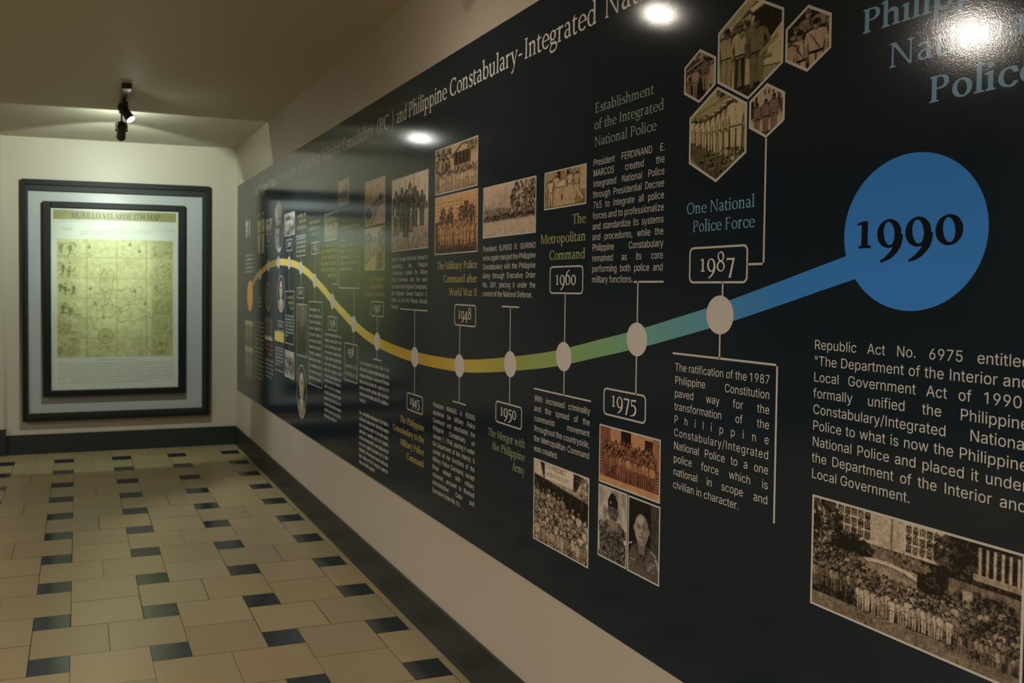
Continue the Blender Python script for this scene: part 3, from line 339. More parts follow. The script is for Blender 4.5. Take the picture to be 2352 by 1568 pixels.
'3': (320, [[34,89,37,71,40,61,52,39,65,26,93,9,124,0,136,0,143,-2,166,-2,172,0,188,0,214,9,221,12,238,23,252,38,260,48,270,68,272,74,274,101,271,131,260,156,242,177,218,192,186,202,159,202,156,204,158,209,258,321,260,327,260,352,259,356,256,357,54,357,51,356,50,354,50,324,51,321,53,320,199,320,202,319,204,318,203,314,193,302,157,262,112,211,112,181,112,178,114,177,148,177,174,173,194,166,208,158,217,149,223,141,231,122,235,103,231,81,223,66,217,58,208,49,194,40,156,33,143,35,118,40,101,48,88,61,80,73,76,91,38,92,34,91]]),
'4': (320, [[30,109,30,81,31,78,32,77,198,76,199,74,200,71,201,3,204,2,236,2,239,3,241,74,244,77,289,78,290,81,290,107,289,111,288,112,244,112,241,114,240,218,239,221,204,222,201,221,200,219,200,118,199,114,198,112,81,112,77,112,75,116,76,119,82,131,205,337,213,352,213,356,178,357,174,356,172,354,37,124,31,112]]),
'5': (320, [[45,86,49,66,63,38,76,25,97,10,126,0,144,-2,167,-2,174,0,189,0,216,12,241,32,256,53,266,73,270,81,272,91,272,104,273,109,273,124,272,129,271,141,265,163,254,185,241,202,226,215,206,225,186,231,161,233,126,227,96,212,93,214,93,226,97,246,103,316,105,319,109,320,254,320,256,321,257,324,257,352,256,356,252,357,74,357,71,356,68,351,67,326,65,321,62,281,60,276,57,236,55,231,53,206,50,186,51,181,54,178,89,175,119,191,153,197,176,195,196,184,212,171,223,156,230,138,232,126,232,114,230,93,223,74,212,59,198,45,192,42,171,35,154,33,123,41,99,58,95,62,90,73,86,86,84,89,49,90,46,89]]),
'6': (320, [[47,118,48,89,50,81,61,52,78,29,99,13,129,0,148,-2,171,-2,178,0,188,0,194,2,216,11,228,19,242,31,256,49,270,81,270,101,272,107,272,116,270,121,270,139,259,169,243,191,224,205,217,208,196,216,181,218,164,219,141,215,132,211,124,205,121,205,120,206,122,211,222,352,222,356,181,357,178,355,172,348,97,238,64,179,57,166,50,144], [85,111,89,134,94,148,108,168,123,179,139,186,153,188,167,188,181,186,196,180,207,171,213,164,223,151,230,131,232,111,230,89,223,73,212,56,196,42,179,35,159,33,139,35,128,40,118,47,104,60,97,69,90,84,87,98]]),
'7': (320, [[45,352,45,324,46,321,48,320,224,320,227,319,229,318,228,312,200,256,73,6,73,3,76,2,112,2,116,4,156,83,273,316,273,354,272,356,269,357,49,357,46,356]]),
'8': (320, [[38,98,42,69,54,44,65,31,72,24,94,11,126,0,139,0,146,-2,174,-2,179,0,191,0,221,9,249,27,263,43,276,66,278,73,278,83,280,88,280,106,278,118,273,134,261,154,249,168,232,178,212,184,211,186,212,190,235,201,252,216,261,236,265,249,267,261,267,274,263,296,253,318,236,337,216,349,189,360,176,360,169,362,148,362,143,360,131,360,107,351,81,336,72,326,65,318,57,299,52,276,52,261,55,241,67,217,84,201,106,190,108,186,106,184,88,178,72,170,58,156,44,126,40,114,40,104], [80,93,80,104,82,118,90,132,102,148,124,160,138,165,149,167,159,167,181,165,199,158,214,150,220,144,230,131,236,118,238,106,238,89,236,79,231,69,219,53,206,44,199,40,181,35,171,35,166,33,138,35,123,39,118,41,102,50,89,64,82,78], [92,262,93,279,97,291,102,299,112,309,128,320,156,325,164,325,191,320,196,318,206,310,213,302,220,293,225,283,228,266,225,248,218,232,201,215,191,209,159,203,126,209,112,218,99,234,94,249]]),
'9': (320, [[47,252,48,224,50,214,59,191,76,169,97,153,119,144,153,138,179,144,192,151,196,152,197,151,188,136,97,4,97,3,99,2,139,2,149,14,221,118,261,192,270,219,272,249,270,256,270,278,256,308,240,329,223,342,214,348,188,358,166,362,153,362,129,358,108,350,97,344,78,328,63,310,59,302,50,281], [87,248,88,254,89,271,95,288,107,302,119,312,127,318,141,323,154,325,166,325,179,323,198,315,211,305,223,288,228,274,232,258,232,248,232,236,226,216,223,208,212,192,196,180,182,172,164,170,153,170,139,172,123,180,107,194,95,209,90,221,88,228,88,242]]),
'A': (338, [[15,4,15,3,18,2,56,2,59,3,65,14,92,96,96,101,239,102,242,101,246,98,277,9,281,3,284,2,322,3,323,4,321,9,201,337,196,352,192,356,148,357,144,356,142,354], [109,143,135,219,164,314,166,319,167,320,171,316,182,279,200,224,230,144,229,141,227,139,224,138,114,138,110,139]]),
'B': (321, [[43,352,43,6,44,3,48,2,179,2,186,3,204,3,216,5,239,14,262,27,280,46,290,68,293,93,292,114,290,122,281,144,269,161,259,170,254,173,241,180,227,182,222,184,221,186,222,190,251,204,271,227,276,239,278,249,278,271,277,278,277,288,266,311,256,326,246,335,224,346,206,353,192,355,179,355,172,357,48,357,44,356], [85,46,85,158,86,161,88,163,194,163,211,158,223,151,232,144,245,126,250,114,252,104,252,96,250,81,248,74,244,69,234,55,229,52,209,42,192,42,186,40,89,40,86,42], [85,206,85,314,86,318,88,319,174,320,196,317,221,302,233,288,237,276,238,259,233,238,225,224,217,217,206,209,201,207,166,200,89,200,86,202]]),
'C': (359, [[30,186,30,171,33,153,35,129,51,83,55,74,74,46,84,37,106,19,138,5,149,2,159,2,179,-2,216,-2,242,5,262,14,292,37,302,46,313,61,323,81,330,106,330,111,291,112,287,107,276,79,251,54,231,44,222,40,212,38,189,35,162,38,144,45,131,52,105,74,87,101,75,134,73,143,73,161,72,168,72,191,73,198,73,216,75,226,86,258,108,288,131,306,154,318,162,320,189,322,222,318,251,305,266,290,278,276,289,248,326,247,329,248,330,252,325,274,313,298,302,314,281,333,256,346,241,353,194,362,181,362,144,356,104,338,75,314,51,278,35,231,32,192]]),
'D': (354, [[43,352,43,6,44,3,48,2,159,2,191,7,201,7,246,22,279,49,303,81,318,128,324,181,318,231,304,276,282,309,263,324,246,336,204,353,167,355,161,357,48,357,44,356], [85,46,86,318,88,319,91,320,164,320,169,318,192,316,224,304,231,300,252,281,266,259,271,249,280,219,282,194,283,188,282,154,280,139,268,106,250,78,229,58,222,54,191,42,174,42,167,40,91,40,87,41]]),
'E': (295, [[43,352,43,6,44,3,48,2,259,2,262,3,263,6,263,36,262,39,261,40,91,40,87,41,85,46,85,158,87,163,91,163,246,163,249,164,250,168,250,196,249,199,248,200,91,200,87,201,85,206,86,318,88,319,91,320,258,320,259,321,260,324,259,356,256,357,48,357,44,356]]),
'F': (289, [[43,352,43,4,44,3,48,2,82,2,84,3,85,6,85,153,86,156,91,158,238,158,241,159,242,163,242,191,241,194,239,195,91,195,87,196,85,201,86,318,88,319,91,320,258,320,259,321,260,324,260,354,259,356,256,357,48,357,44,356]]),
'G': (366, [[30,186,30,171,33,153,35,129,51,83,55,74,74,46,99,25,108,19,146,2,172,0,179,-2,201,-2,207,0,219,0,231,2,266,15,291,33,299,42,316,64,331,99,333,126,335,132,335,174,334,177,331,178,204,178,201,177,200,148,201,144,202,143,288,143,291,143,293,139,292,118,290,109,281,88,268,69,261,62,244,50,216,39,188,35,161,39,141,47,130,53,107,73,87,101,73,143,73,161,72,168,72,191,73,198,73,216,75,224,86,258,92,268,107,288,131,306,154,318,162,320,188,323,222,318,250,302,272,280,289,248,292,247,330,248,331,249,328,262,321,282,315,294,298,316,284,330,268,341,246,351,236,355,212,360,202,360,196,362,178,362,144,356,102,338,75,314,51,278,35,231,32,192]]),
'H': (364, [[43,352,43,6,44,3,48,2,81,2,84,3,85,4,85,159,87,164,91,165,272,165,276,164,278,159,278,4,279,3,282,2,319,3,320,6,320,352,319,356,316,357,282,357,279,356,278,354,278,208,276,202,272,202,88,202,86,204,85,208,85,354,84,356,81,357,48,357,44,356]]),
'I': (140, [[48,352,48,4,49,3,53,2,88,2,89,3,90,6,90,354,89,356,86,357,53,357,49,356]]),
'J': (279, [[25,116,25,104,30,78,32,59,34,54,55,24,84,6,93,3,124,-2,138,-2,174,5,206,24,228,56,235,98,235,352,234,356,198,357,194,356,193,354,193,99,188,73,177,53,158,39,153,37,129,33,106,37,85,51,74,69,70,79,66,119,29,120,26,119]]),
'L': (276, [[43,352,43,6,44,3,48,2,249,2,252,3,253,6,253,36,252,39,251,40,91,40,88,41,86,43,85,354,84,356,81,357,48,357,44,356]]),
'M': (443, [[43,352,43,6,44,3,81,2,84,3,85,4,85,232,83,241,83,301,82,306,82,308,84,309,88,305,93,291,102,256,113,231,122,202,169,86,200,8,204,3,207,2,238,2,241,4,326,221,354,304,356,305,358,304,358,246,357,238,357,4,358,3,361,2,394,2,397,3,398,6,398,352,397,356,339,357,336,356,252,139,226,59,224,54,222,53,219,58,191,141,106,356,102,357,48,357,44,356]]),
'N': (369, [[43,352,43,6,44,3,48,2,81,2,84,3,85,4,85,274,83,281,83,298,84,301,86,302,88,301,93,293,145,201,272,3,276,2,324,3,325,6,325,352,324,356,321,357,286,357,283,356,282,354,282,131,283,122,283,74,285,66,285,59,282,56,281,58,271,76,243,124,97,354,94,356,91,357,48,357,44,356]]),
'O': (376, [[30,186,30,171,33,153,35,128,51,83,74,46,104,20,109,17,148,2,179,-2,198,-2,202,0,227,2,234,4,271,19,302,46,326,84,340,126,347,179,340,236,325,278,303,311,292,322,271,339,231,356,194,362,179,362,144,356,106,339,75,314,51,278,35,231,32,192], [72,168,72,191,73,198,73,216,85,252,90,262,100,279,108,288,131,306,156,318,186,323,199,322,219,318,239,310,253,301,269,287,289,258,302,218,302,204,305,181,303,159,302,154,302,141,295,116,289,101,271,73,252,57,246,52,221,40,214,38,206,38,188,35,161,39,131,52,108,70,100,79,87,101,73,143,73,161]]),
'P': (313, [[43,352,43,4,44,3,48,2,82,2,84,3,85,6,85,128,86,131,91,133,176,133,202,137,232,148,254,162,258,166,273,186,283,213,287,244,285,252,285,264,283,276,276,296,271,306,258,325,236,341,219,348,202,353,191,355,174,355,167,357,48,357,44,356], [85,176,85,314,87,319,172,320,188,318,211,310,228,294,238,280,243,262,243,228,235,204,225,191,212,180,207,177,192,172,178,170,89,170,86,172]]),
'Q': (376, [[30,186,30,171,33,153,35,129,51,83,74,46,105,19,148,2,172,0,178,-2,198,-2,202,0,227,2,248,10,251,9,282,-31,325,-31,325,-29,321,-24,283,28,288,33,302,47,325,81,340,124,347,179,343,201,343,211,342,216,342,226,340,236,325,279,303,311,292,322,272,338,231,356,194,362,179,362,144,356,106,339,75,314,51,278,35,231,32,192], [72,168,72,191,73,198,73,216,85,252,90,262,100,279,108,288,131,306,156,318,186,323,199,322,219,318,239,310,253,301,269,287,289,258,302,218,302,204,303,199,305,176,302,154,302,141,295,116,289,101,272,75,263,66,259,63,256,64,219,111,182,112,179,111,179,107,225,46,225,43,221,40,214,38,206,38,188,35,161,39,131,52,108,70,100,79,87,101,73,143,73,161]]),
'R': (316, [[43,352,43,6,44,3,48,2,81,2,84,3,85,4,85,136,86,140,91,142,171,142,174,141,176,139,249,4,254,2,297,3,297,6,293,14,225,136,220,148,222,151,234,156,258,171,274,194,283,216,287,241,287,258,285,262,285,271,283,281,276,299,269,311,254,328,235,342,204,353,196,353,191,355,174,355,167,357,48,357,44,356], [85,184,85,314,86,318,88,319,172,320,188,318,211,311,227,298,236,286,243,268,245,256,245,241,243,229,238,214,232,205,226,198,212,187,189,180,178,180,171,178,89,178,86,180]]),
'S': (314, [[30,93,34,68,45,44,56,32,66,22,89,9,121,-1,158,-4,198,-1,224,7,231,10,251,24,260,32,270,44,281,69,286,98,283,121,277,137,271,146,250,168,219,185,189,195,154,204,124,214,114,219,94,232,89,237,84,248,80,266,82,283,87,293,104,309,116,316,124,320,139,323,151,323,158,325,189,321,213,311,231,291,237,272,239,269,277,268,280,271,276,293,265,316,249,332,222,349,191,360,179,360,172,362,148,362,141,360,128,360,94,348,74,334,55,318,50,309,42,288,38,262,42,239,45,228,62,206,84,189,93,184,106,179,207,146,235,126,243,114,245,103,245,93,243,81,235,66,216,49,202,41,179,35,154,33,139,37,119,39,100,48,84,64,75,81,73,91,71,94,32,95,30,94]]),
'T': (316, [[25,352,25,324,26,321,27,320,131,320,134,319,136,318,137,4,138,3,141,2,176,2,178,3,178,6,179,318,181,319,184,320,289,320,291,321,292,324,292,354,291,356,288,357,29,357,26,356]]),
'U': (365, [[43,352,43,122,49,86,61,56,79,34,88,27,111,12,144,0,181,-4,194,-3,221,0,256,12,282,32,298,51,303,58,315,81,318,91,318,101,322,122,322,352,321,356,318,357,282,357,279,356,278,354,278,128,275,103,268,83,256,65,248,57,234,47,209,37,191,37,184,35,178,35,172,37,158,37,131,47,118,57,107,68,97,81,94,88,88,101,85,126,85,354,84,356,81,357,48,357,44,356]]),
'V': (338, [[14,354,144,4,146,2,149,2,194,2,196,4,203,23,311,321,321,349,323,354,322,356,282,357,279,356,278,354,194,112,173,43,169,40,167,41,165,46,145,114,59,353,58,356,54,357,18,357,15,356]]),
'W': (483, [[14,354,109,9,112,3,158,2,161,3,162,4,220,216,238,302,241,306,243,306,245,302,250,272,262,221,322,4,323,3,326,2,369,2,372,3,465,336,469,354,469,356,431,357,428,356,427,354,369,136,358,94,350,49,348,46,344,51,320,158,268,352,266,356,262,357,221,357,217,356,159,136,148,94,140,48,138,41,136,40,133,43,127,83,116,131,58,352,56,356,53,357,18,357,15,356]]),
'X': (334, [[18,4,19,2,23,2,61,2,66,4,156,136,164,151,167,154,169,153,184,128,210,88,269,3,272,2,316,3,315,8,204,168,193,184,194,188,200,198,300,339,308,352,309,356,268,357,264,356,219,293,192,252,173,219,167,213,166,214,143,254,72,356,69,357,26,356,27,352,35,339,130,204,142,186,143,182]]),
'Y': (333, [[15,354,144,149,145,4,146,3,149,2,184,2,186,3,187,6,187,146,316,352,316,356,274,357,271,356,268,354,199,242,171,187,167,183,164,186,155,206,136,238,64,356,61,357,19,357,16,356]]),
'Z': (309, [[30,352,30,324,31,321,32,320,204,320,211,322,224,322,227,321,229,319,226,314,202,283,179,249,32,32,32,6,32,3,36,2,276,2,279,3,280,6,280,36,279,39,277,40,151,40,143,38,114,38,108,37,86,37,82,38,81,41,120,94,276,324,277,352,276,356,272,357,34,357,31,356]]),
'a': (275, [[23,83,23,66,25,54,35,31,49,17,63,7,69,4,94,-3,112,-4,151,2,176,18,188,34,192,38,194,38,197,34,197,6,198,3,201,2,234,3,235,6,235,191,233,206,226,224,215,241,201,253,169,266,138,269,109,265,101,265,93,263,69,253,55,242,46,231,35,216,32,209,32,208,34,206,69,196,84,213,106,228,111,230,138,235,148,233,169,228,187,211,191,201,197,179,194,172,189,165,178,160,162,157,123,153,89,147,54,135,42,126,32,112,25,96], [63,74,64,84,66,89,72,99,94,113,132,122,178,128,192,134,196,132,197,94,193,78,188,66,180,56,170,46,156,37,139,32,128,32,121,30,93,35,71,50]]),
'b': (299, [[38,352,38,6,39,3,42,2,76,3,77,6,77,39,79,43,81,43,85,41,95,28,103,19,121,5,144,-3,162,-4,191,0,222,14,242,32,255,51,259,59,270,93,272,103,272,119,273,126,272,163,270,174,259,206,243,232,219,253,192,265,162,269,143,268,123,261,97,243,85,226,81,226,79,228,78,231,78,354,77,356,74,357,42,357,39,356], [77,132,80,161,84,179,89,191,97,204,116,223,131,231,141,233,156,235,178,232,199,220,212,205,221,191,226,181,232,161,232,141,233,134,232,128,232,106,225,83,221,76,212,61,195,44,178,35,162,32,154,31,138,34,128,37,114,44,98,59,85,88,80,107]]),
'c': (279, [[26,132,30,93,41,61,58,34,81,13,111,0,146,-4,184,2,217,19,238,38,250,62,252,69,251,71,234,76,216,80,207,61,188,44,171,35,148,30,121,35,102,45,87,61,82,68,74,84,68,106,67,121,67,144,68,149,68,159,74,181,86,203,102,219,121,230,148,235,171,230,188,221,205,204,214,188,249,195,251,196,251,199,238,228,217,248,213,251,182,265,158,268,146,269,111,265,81,252,57,229,41,206,30,172]]),
'd': (299, [[26,132,30,91,39,61,58,32,78,14,108,0,138,-4,156,-3,164,-1,180,6,201,23,211,37,216,42,219,43,222,39,222,3,226,2,259,3,260,6,260,352,259,356,256,357,224,357,221,356,220,354,220,231,219,227,217,226,214,227,199,245,179,260,164,266,156,268,138,269,108,265,88,256,77,251,58,233,40,206,30,174], [67,122,67,146,68,153,68,163,75,186,86,205,98,219,121,231,129,233,146,235,167,231,181,225,187,221,202,204,213,184,220,154,220,144,222,139,222,129,220,124,220,112,218,104,213,83,205,66,189,47,179,40,161,34,144,30,121,35,102,46,84,64,74,84,68,106,68,116]]),
'e': (285, [[26,132,30,93,41,59,44,54,57,36,81,13,114,0,151,-4,171,-3,181,-1,201,5,219,15,236,29,248,46,254,59,252,63,224,71,217,72,212,66,202,50,181,36,149,30,136,32,126,34,111,40,89,55,77,74,69,96,67,118,67,120,71,122,256,122,259,123,260,146,258,153,258,166,251,196,248,204,240,219,224,240,206,253,186,263,146,269,112,265,82,253,64,238,56,231,41,204,30,172], [67,158,68,171,74,189,85,206,99,219,114,228,131,233,139,233,144,235,167,231,187,221,200,208,210,192,213,186,218,164,218,156,216,154,212,153,72,153,69,154]]),
'f': (179, [[5,262,5,238,6,234,54,233,58,231,58,4,59,3,63,2,96,2,97,3,98,6,98,229,99,231,102,233,158,233,159,234,160,238,160,262,159,266,104,267,99,269,98,306,101,314,107,322,112,327,121,333,132,335,151,335,159,333,161,336,165,348,168,364,166,366,154,370,129,372,96,363,84,356,69,341,60,326,58,311,58,269,53,267,8,267,6,266]]),
'g': (300, [[26,136,30,94,39,67,57,39,74,23,81,19,106,9,118,7,132,5,158,7,180,14,201,31,216,49,219,49,222,46,222,-6,217,-29,215,-34,202,-51,198,-56,176,-66,154,-70,139,-70,108,-63,86,-48,74,-33,71,-31,69,-31,41,-47,39,-49,41,-55,59,-77,96,-98,123,-103,146,-104,176,-102,204,-94,226,-82,243,-66,250,-54,256,-37,260,-11,260,262,259,266,227,267,224,266,223,226,221,223,219,222,215,224,206,238,199,245,183,258,178,261,156,268,138,269,109,265,78,251,57,232,39,204,28,166,28,154], [67,124,67,146,68,153,68,163,75,186,86,205,100,219,121,231,144,235,169,231,185,223,201,207,213,186,220,161,222,129,220,122,220,109,213,86,205,71,198,62,186,52,167,44,146,40,129,42,120,44,97,57,84,70,74,88,68,109]]),
'h': (289, [[38,352,38,6,39,3,42,2,74,2,77,3,78,4,78,164,80,182,87,199,103,218,114,226,129,231,148,235,171,230,190,218,195,213,206,191,210,169,210,4,211,3,214,2,249,3,250,6,250,179,248,184,248,196,246,204,236,229,226,244,211,256,186,266,161,269,132,265,109,254,90,236,82,222,81,221,79,222,78,226,78,354,77,356,74,357,42,357,39,356]]),
'i': (117, [[38,262,38,4,39,3,42,2,76,2,78,3,78,6,78,264,77,266,74,267,42,267,39,266], [32,346,32,334,36,325,42,319,56,313,63,313,69,315,78,321,84,329,87,336,87,346,83,354,78,360,63,367,54,366,39,360,34,352]]),
'j': (117, [[-5,-67,-5,-94,-4,-97,19,-98,31,-96,46,-90,62,-76,71,-61,76,-44,78,-26,78,262,78,266,76,267,42,267,39,266,38,264,38,-29,36,-39,27,-53,14,-61,-3,-63,-4,-64], [30,341,32,331,39,322,49,315,58,313,63,313,69,315,78,321,84,330,87,339,87,344,84,351,79,359,69,365,61,367,56,367,49,365,39,359,32,350]]),
'k': (268, [[38,352,38,6,39,3,42,2,74,2,78,3,78,6,78,96,81,100,108,126,111,125,117,118,206,3,211,2,256,2,256,4,254,8,157,131,144,147,141,153,159,173,223,238,227,242,247,262,248,266,242,267,200,266,166,232,161,225,88,150,84,147,81,147,79,149,78,153,78,354,77,356,74,357,42,357,39,356]]),
'l': (117, [[38,352,38,4,39,3,42,2,76,2,78,3,78,6,78,354,77,356,74,357,42,357,39,356]]),
'm': (430, [[38,262,38,6,39,3,74,2,77,3,78,4,78,172,80,188,87,204,98,218,111,228,141,235,162,231,176,223,181,218,191,201,195,181,195,6,196,3,231,2,234,3,235,4,235,172,242,204,264,228,279,233,294,235,316,231,326,226,337,218,346,204,352,179,352,4,353,3,356,2,386,2,389,3,390,6,390,188,388,194,388,204,379,231,370,244,353,259,334,266,312,270,304,270,269,263,239,241,229,226,226,219,222,217,219,223,216,233,206,248,198,256,182,266,161,270,153,270,126,265,115,259,94,243,87,232,81,219,79,218,77,221,76,266,72,267,42,267,39,266]]),
'n': (289, [[38,262,38,6,39,3,42,2,74,2,77,3,78,4,78,164,80,182,87,199,103,218,114,226,129,231,148,235,171,230,190,218,195,213,206,191,210,169,210,4,211,3,214,2,249,3,250,6,250,176,247,199,240,223,236,229,225,244,206,258,186,266,161,269,143,267,132,265,108,253,90,236,81,219,79,218,77,221,76,266,72,267,42,267,39,266]]),
'o': (293, [[26,132,28,101,30,91,39,66,41,61,58,34,82,12,111,0,146,-4,179,0,209,12,234,33,253,62,263,93,267,121,267,144,265,149,265,161,263,174,252,206,235,231,209,253,179,265,148,269,111,265,82,253,57,229,41,206,34,186,28,164,28,153,27,148], [67,121,67,143,68,149,68,159,75,184,86,203,99,217,121,230,148,235,172,229,188,221,198,213,208,202,218,184,225,158,228,132,225,106,220,86,218,81,206,60,188,44,171,35,148,30,138,32,121,35,101,47,86,62,74,84,68,106]]),
'p': (299, [[38,262,38,-96,39,-97,42,-98,76,-98,78,-97,78,-94,78,38,79,41,81,43,84,42,95,28,102,20,122,4,144,-3,162,-4,191,0,222,14,243,32,259,59,266,79,272,103,272,119,273,124,272,163,270,174,259,206,244,231,219,253,201,261,191,265,162,269,141,268,123,261,117,258,97,243,85,226,81,225,79,226,77,229,77,262,76,266,41,267,39,266], [77,132,80,161,84,179,89,191,97,204,116,223,131,231,141,233,156,235,178,232,199,220,212,205,221,191,226,181,232,161,232,141,233,134,232,128,232,106,225,83,221,76,212,61,195,44,178,35,162,32,154,31,138,34,128,37,114,44,98,59,85,88,80,107]]),
'q': (299, [[26,132,30,91,40,58,58,32,77,14,90,8,106,0,138,-4,156,-3,164,-1,180,6,201,23,215,41,217,42,219,41,220,38,220,-96,221,-97,224,-98,256,-98,259,-97,260,-94,260,262,259,266,256,267,223,266,222,262,222,229,220,226,217,225,213,228,205,239,199,245,184,256,172,263,156,268,138,269,108,265,78,251,57,232,39,204,30,174], [67,122,67,146,68,153,68,163,75,186,86,205,98,219,121,231,129,233,146,235,167,231,181,225,187,221,202,204,213,184,220,154,220,144,222,139,222,129,220,124,220,112,218,104,213,83,205,66,189,47,179,40,161,34,144,30,121,35,102,46,84,64,74,84,68,106,68,116]]),
'r': (183, [[38,262,38,4,39,3,42,2,76,2,78,3,78,6,78,169,80,186,87,199,97,213,114,223,126,228,143,232,169,230,170,268,169,269,166,270,139,268,128,266,108,258,95,246,85,228,81,225,79,226,77,229,77,262,76,266,41,267,39,266]]),
's': (257, [[28,62,35,43,46,27,51,22,61,14,81,4,106,-3,123,-3,128,-5,132,-3,159,-1,182,5,207,21,219,35,226,48,230,58,232,69,232,79,226,101,216,118,205,128,191,136,162,146,123,154,88,170,77,182,75,192,75,199,78,209,91,223,111,233,124,235,141,235,153,233,171,225,182,211,188,201,191,198,211,202,222,205,224,207,224,209,210,238,198,250,181,259,154,268,136,268,132,269,118,268,102,266,82,260,62,248,49,235,39,214,34,194,39,171,44,161,52,149,64,139,74,132,104,122,156,110,167,105,178,98,186,88,190,76,190,69,185,54,171,42,158,35,143,32,128,30,104,34,88,40,74,55,66,71,64,73,32,66,29,64]]),
't': (161, [[5,262,5,238,6,234,42,233,46,231,47,229,47,66,52,39,55,32,66,17,82,5,89,2,118,-2,147,3,148,6,141,36,139,36,123,33,116,33,106,36,101,39,93,46,89,54,87,71,87,229,88,231,91,233,141,234,142,238,141,266,138,267,89,268,87,272,86,331,82,332,51,332,48,331,47,327,46,269,42,267,8,267,6,266]]),
'u': (289, [[38,262,38,94,40,88,40,68,51,41,62,24,78,10,104,0,119,-2,136,-2,148,0,158,2,182,13,199,30,207,48,209,49,212,46,212,3,216,2,249,3,250,6,250,262,249,266,246,267,214,267,211,266,210,264,210,101,208,86,203,71,195,59,184,48,176,42,156,35,143,33,116,37,101,47,94,53,84,73,78,101,78,264,77,266,74,267,42,267,39,266]]),
'v': (275, [[16,264,114,4,116,2,119,2,157,3,161,9,258,261,258,266,219,267,216,266,215,264,164,122,144,62,139,44,138,43,134,46,113,118,59,264,57,266,54,267,19,267,17,266]]),
'w': (400, [[19,264,85,43,97,4,99,3,134,2,138,2,139,4,175,124,195,201,197,214,199,217,201,216,203,211,225,121,259,5,261,3,264,2,299,2,302,4,380,261,379,266,342,267,339,266,338,264,308,151,294,104,283,54,281,49,279,48,277,51,268,93,255,148,225,258,221,266,217,267,182,267,179,266,178,264,145,148,123,53,121,50,118,51,117,54,105,107,62,264,61,266,58,267,23,267,20,266]]),
'x': (266, [[19,4,19,2,23,2,65,3,96,51,127,103,132,109,138,104,160,66,202,3,206,2,246,3,246,6,236,21,157,134,160,141,243,262,243,266,204,267,199,265,162,209,136,166,132,167,129,172,100,221,70,266,66,267,25,266,25,262,98,158,110,138,105,128]]),
'y': (275, [[16,264,115,1,115,-4,108,-24,93,-53,74,-63,48,-63,44,-67,37,-92,38,-96,48,-100,58,-100,64,-102,100,-94,123,-74,138,-49,145,-36,259,264,258,266,254,267,221,267,218,266,216,264,162,118,144,62,139,44,138,43,134,46,113,118,59,264,57,266,54,267,19,267,17,266]]),
'z': (268, [[32,29,32,4,34,2,232,2,236,3,237,32,236,36,234,37,93,37,89,38,87,41,104,65,230,229,232,236,232,262,231,266,227,267,39,267,36,266,35,232,36,229,38,228,174,228,178,228,179,224,48,53,32,33]])}}
_serif = {}
def serif_glyph(style, ch):
    k = (style, ch)
    if k not in _serif:
        adv, cs = SERIF[style][ch]
        polys = []
        for c in cs:
            polys.append([(c[i] / 500, c[i + 1] / 500) for i in range(0, len(c), 2)])
        def inside(pt, q):
            r = False
            for (x1, y1), (x2, y2) in zip(q, q[1:] + q[:1]):
                if (y1 > pt[1]) != (y2 > pt[1]) and pt[0] < (x2 - x1) * (pt[1] - y1) / (y2 - y1) + x1: r = not r
            return r
        depth = [sum(inside(q[0], o) for o in polys if o is not q) for q in polys]
        flat, tris = [], []
        for q, dq in zip(polys, depth):
            if dq % 2: continue
            group = [q] + [o for o, do in zip(polys, depth) if do == dq + 1 and inside(o[0], q)]
            base = len(flat); pts = [p for g in group for p in g]; flat += pts
            for t in tessellate_polygon([[Vector((x, y, 0)) for x, y in g] for g in group]):
                (ax, ay), (bx, by), (cx, cy) = (pts[i] for i in t)
                ar = (bx - ax) * (cy - ay) - (cx - ax) * (by - ay)
                if abs(ar) > 1e-9: tris.append(tuple(base + i for i in (t if ar > 0 else t[::-1])))
        _serif[k] = (adv / 500, flat, tris)
    return _serif[k]
def sans_glyph(ch): return serif_glyph('S', ch)
